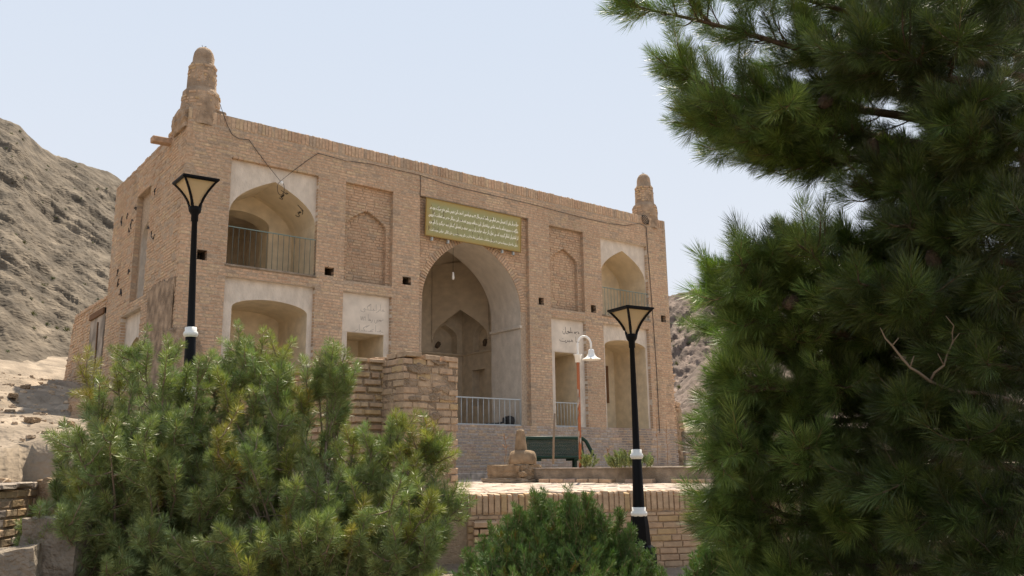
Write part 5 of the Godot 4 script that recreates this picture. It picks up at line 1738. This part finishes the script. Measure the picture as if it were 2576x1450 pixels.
	for b in limbs:
		var ctrl := []
		for q in b: ctrl.append(P(q[0], q[1], q[2]))
		var pts := []
		for i in 21: pts.append(along(ctrl, i / 20.0))
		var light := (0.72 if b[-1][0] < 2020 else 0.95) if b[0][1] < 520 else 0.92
		var tint := 1.0 if b[-1][0] < 2020 else 0.52  # crown shade painted into the needle colour of inner limbs, with older needles
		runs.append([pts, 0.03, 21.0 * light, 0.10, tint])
		var n := int(ctrl[0].distance_to(ctrl[-1]) * 3.4 * light)
		for i in n:
			var f := rng.randf_range(0.15, 0.88)
			var o := along(ctrl, f)
			var fw := (along(ctrl, f + 0.05) - along(ctrl, f - 0.05)).normalized()
			var sd := jolt(1.0)
			sd = (sd - fw * sd.dot(fw)).normalized()
			sd.y *= 0.18
			var l := rng.randf_range(0.3, 0.62) * (1.1 - 0.6 * f)
			runs.append([limb(o, o + (fw * 0.85 + sd * 0.8).normalized() * l, 0.03, 8, 0.02), 0.011, 19.0 * light, 0.05, tint])
	for r in runs:
		var pts: Array = r[0]
		var seg: int = pts.size() - 1
		add_tube(wood, pts, taper(seg + 1, r[1], 0.005), 6, false)
		var total := 0.0
		for i in seg: total += (pts[i + 1] - pts[i]).length()
		var k0 := rng.randi() % 3
		needles_on(pts, maxf(0.1, 1.0 - 0.5 / total), 0.05, 1.0, xfs[k0], cols[k0], Color(1.6, 1.5, 1.15) * r[4])  # limb ends also coloured bright, for the sunlit fringe
		var n := int(total * r[2])
		for i in n:
			var f := rng.randf_range(r[3], 0.985)
			var x := f * seg
			var j := mini(int(x), seg - 1)
			var o: Vector3 = pts[j].lerp(pts[j + 1], x - j)
			var fw: Vector3 = (pts[j + 1] - pts[j]).normalized()
			var sd := jolt(1.0)
			sd = (sd - fw * sd.dot(fw)).normalized()
			sd.y *= 0.7
			var d := (fw * 0.8 + sd * 0.85 + Vector3.UP * 0.1).normalized()
			var l := rng.randf_range(0.10, 0.28) * (1.05 - 0.45 * f)
			var tw := limb(o, o + d * l + Vector3.UP * l * 0.1, -0.015, 3, 0.012)
			add_tube(wood, tw, taper(4, 0.005, 0.003), 4, false)
			var k := rng.randi() % 3
			var young := lerpf(0.65, 1.9, smooth(0.3, 1.0, f) * smooth(0.2, 0.9, f) + 0.25 * rng.randf())  # tips paler for young growth and a lit fringe painted into the colour
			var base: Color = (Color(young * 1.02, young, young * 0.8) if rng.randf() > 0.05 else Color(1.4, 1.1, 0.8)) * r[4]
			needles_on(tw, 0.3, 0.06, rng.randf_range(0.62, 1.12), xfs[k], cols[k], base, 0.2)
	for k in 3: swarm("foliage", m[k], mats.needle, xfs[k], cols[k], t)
	part("branches", done(wood), mats.bark, t)
	var cone := lathe_mesh([Vector2(0.0, -0.045), Vector2(0.022, -0.035), Vector2(0.03, -0.01), Vector2(0.026, 0.02), Vector2(0.012, 0.045), Vector2(0.0, 0.05)], 10, 0.5, false)
	for q in [[2196, 372, 4.75], [2222, 350, 4.8], [2075, 255, 4.7], [2350, 655, 4.4], [1990, 760, 4.6]]:
		part("pine_cone", cone, mats.bark, t, Transform3D(Basis(Vector3.BACK, 0.6 + q[0]).scaled(Vector3.ONE * 1.3), P(q[0], q[1], q[2])))
	# the bare forked twig in the middle of the crown
	st = begin()
	st.set_smooth_group(0)
	var y0 := P(2340, 960, 4.15)
	add_tube(st, [P(2560, 1010, 4.5), P(2470, 990, 4.3), P(2400, 985, 4.2), y0, P(2312, 938, 4.12), P(2290, 925, 4.1), P(2262, 892, 4.12), P(2245, 870, 4.1), P(2228, 852, 4.12), P(2215, 825, 4.1)], [0.012, 0.011, 0.009, 0.008, 0.007, 0.006, 0.0055, 0.005, 0.004, 0.002], 6)
	add_tube(st, [y0, P(2352, 938, 4.13), P(2375, 920, 4.1), P(2384, 892, 4.13), P(2398, 860, 4.1), P(2396, 838, 4.12), P(2400, 820, 4.1), P(2380, 795, 4.1)], [0.0065, 0.006, 0.0055, 0.005, 0.0045, 0.004, 0.003, 0.002], 6)
	for q in [[2290, 925, 2300, 895], [2375, 920, 2360, 890], [2245, 870, 2262, 850], [2398, 860, 2415, 838]]:
		add_tube(st, [P(q[0], q[1], 4.1), P(q[2], q[3], 4.08)], [0.004, 0.0015], 5)
	part("bare_twig", done(st), mat(Color(0.19, 0.15, 0.11), 1.0), t)
	print("big pine sprigs ", xfs[0].size() + xfs[1].size() + xfs[2].size())
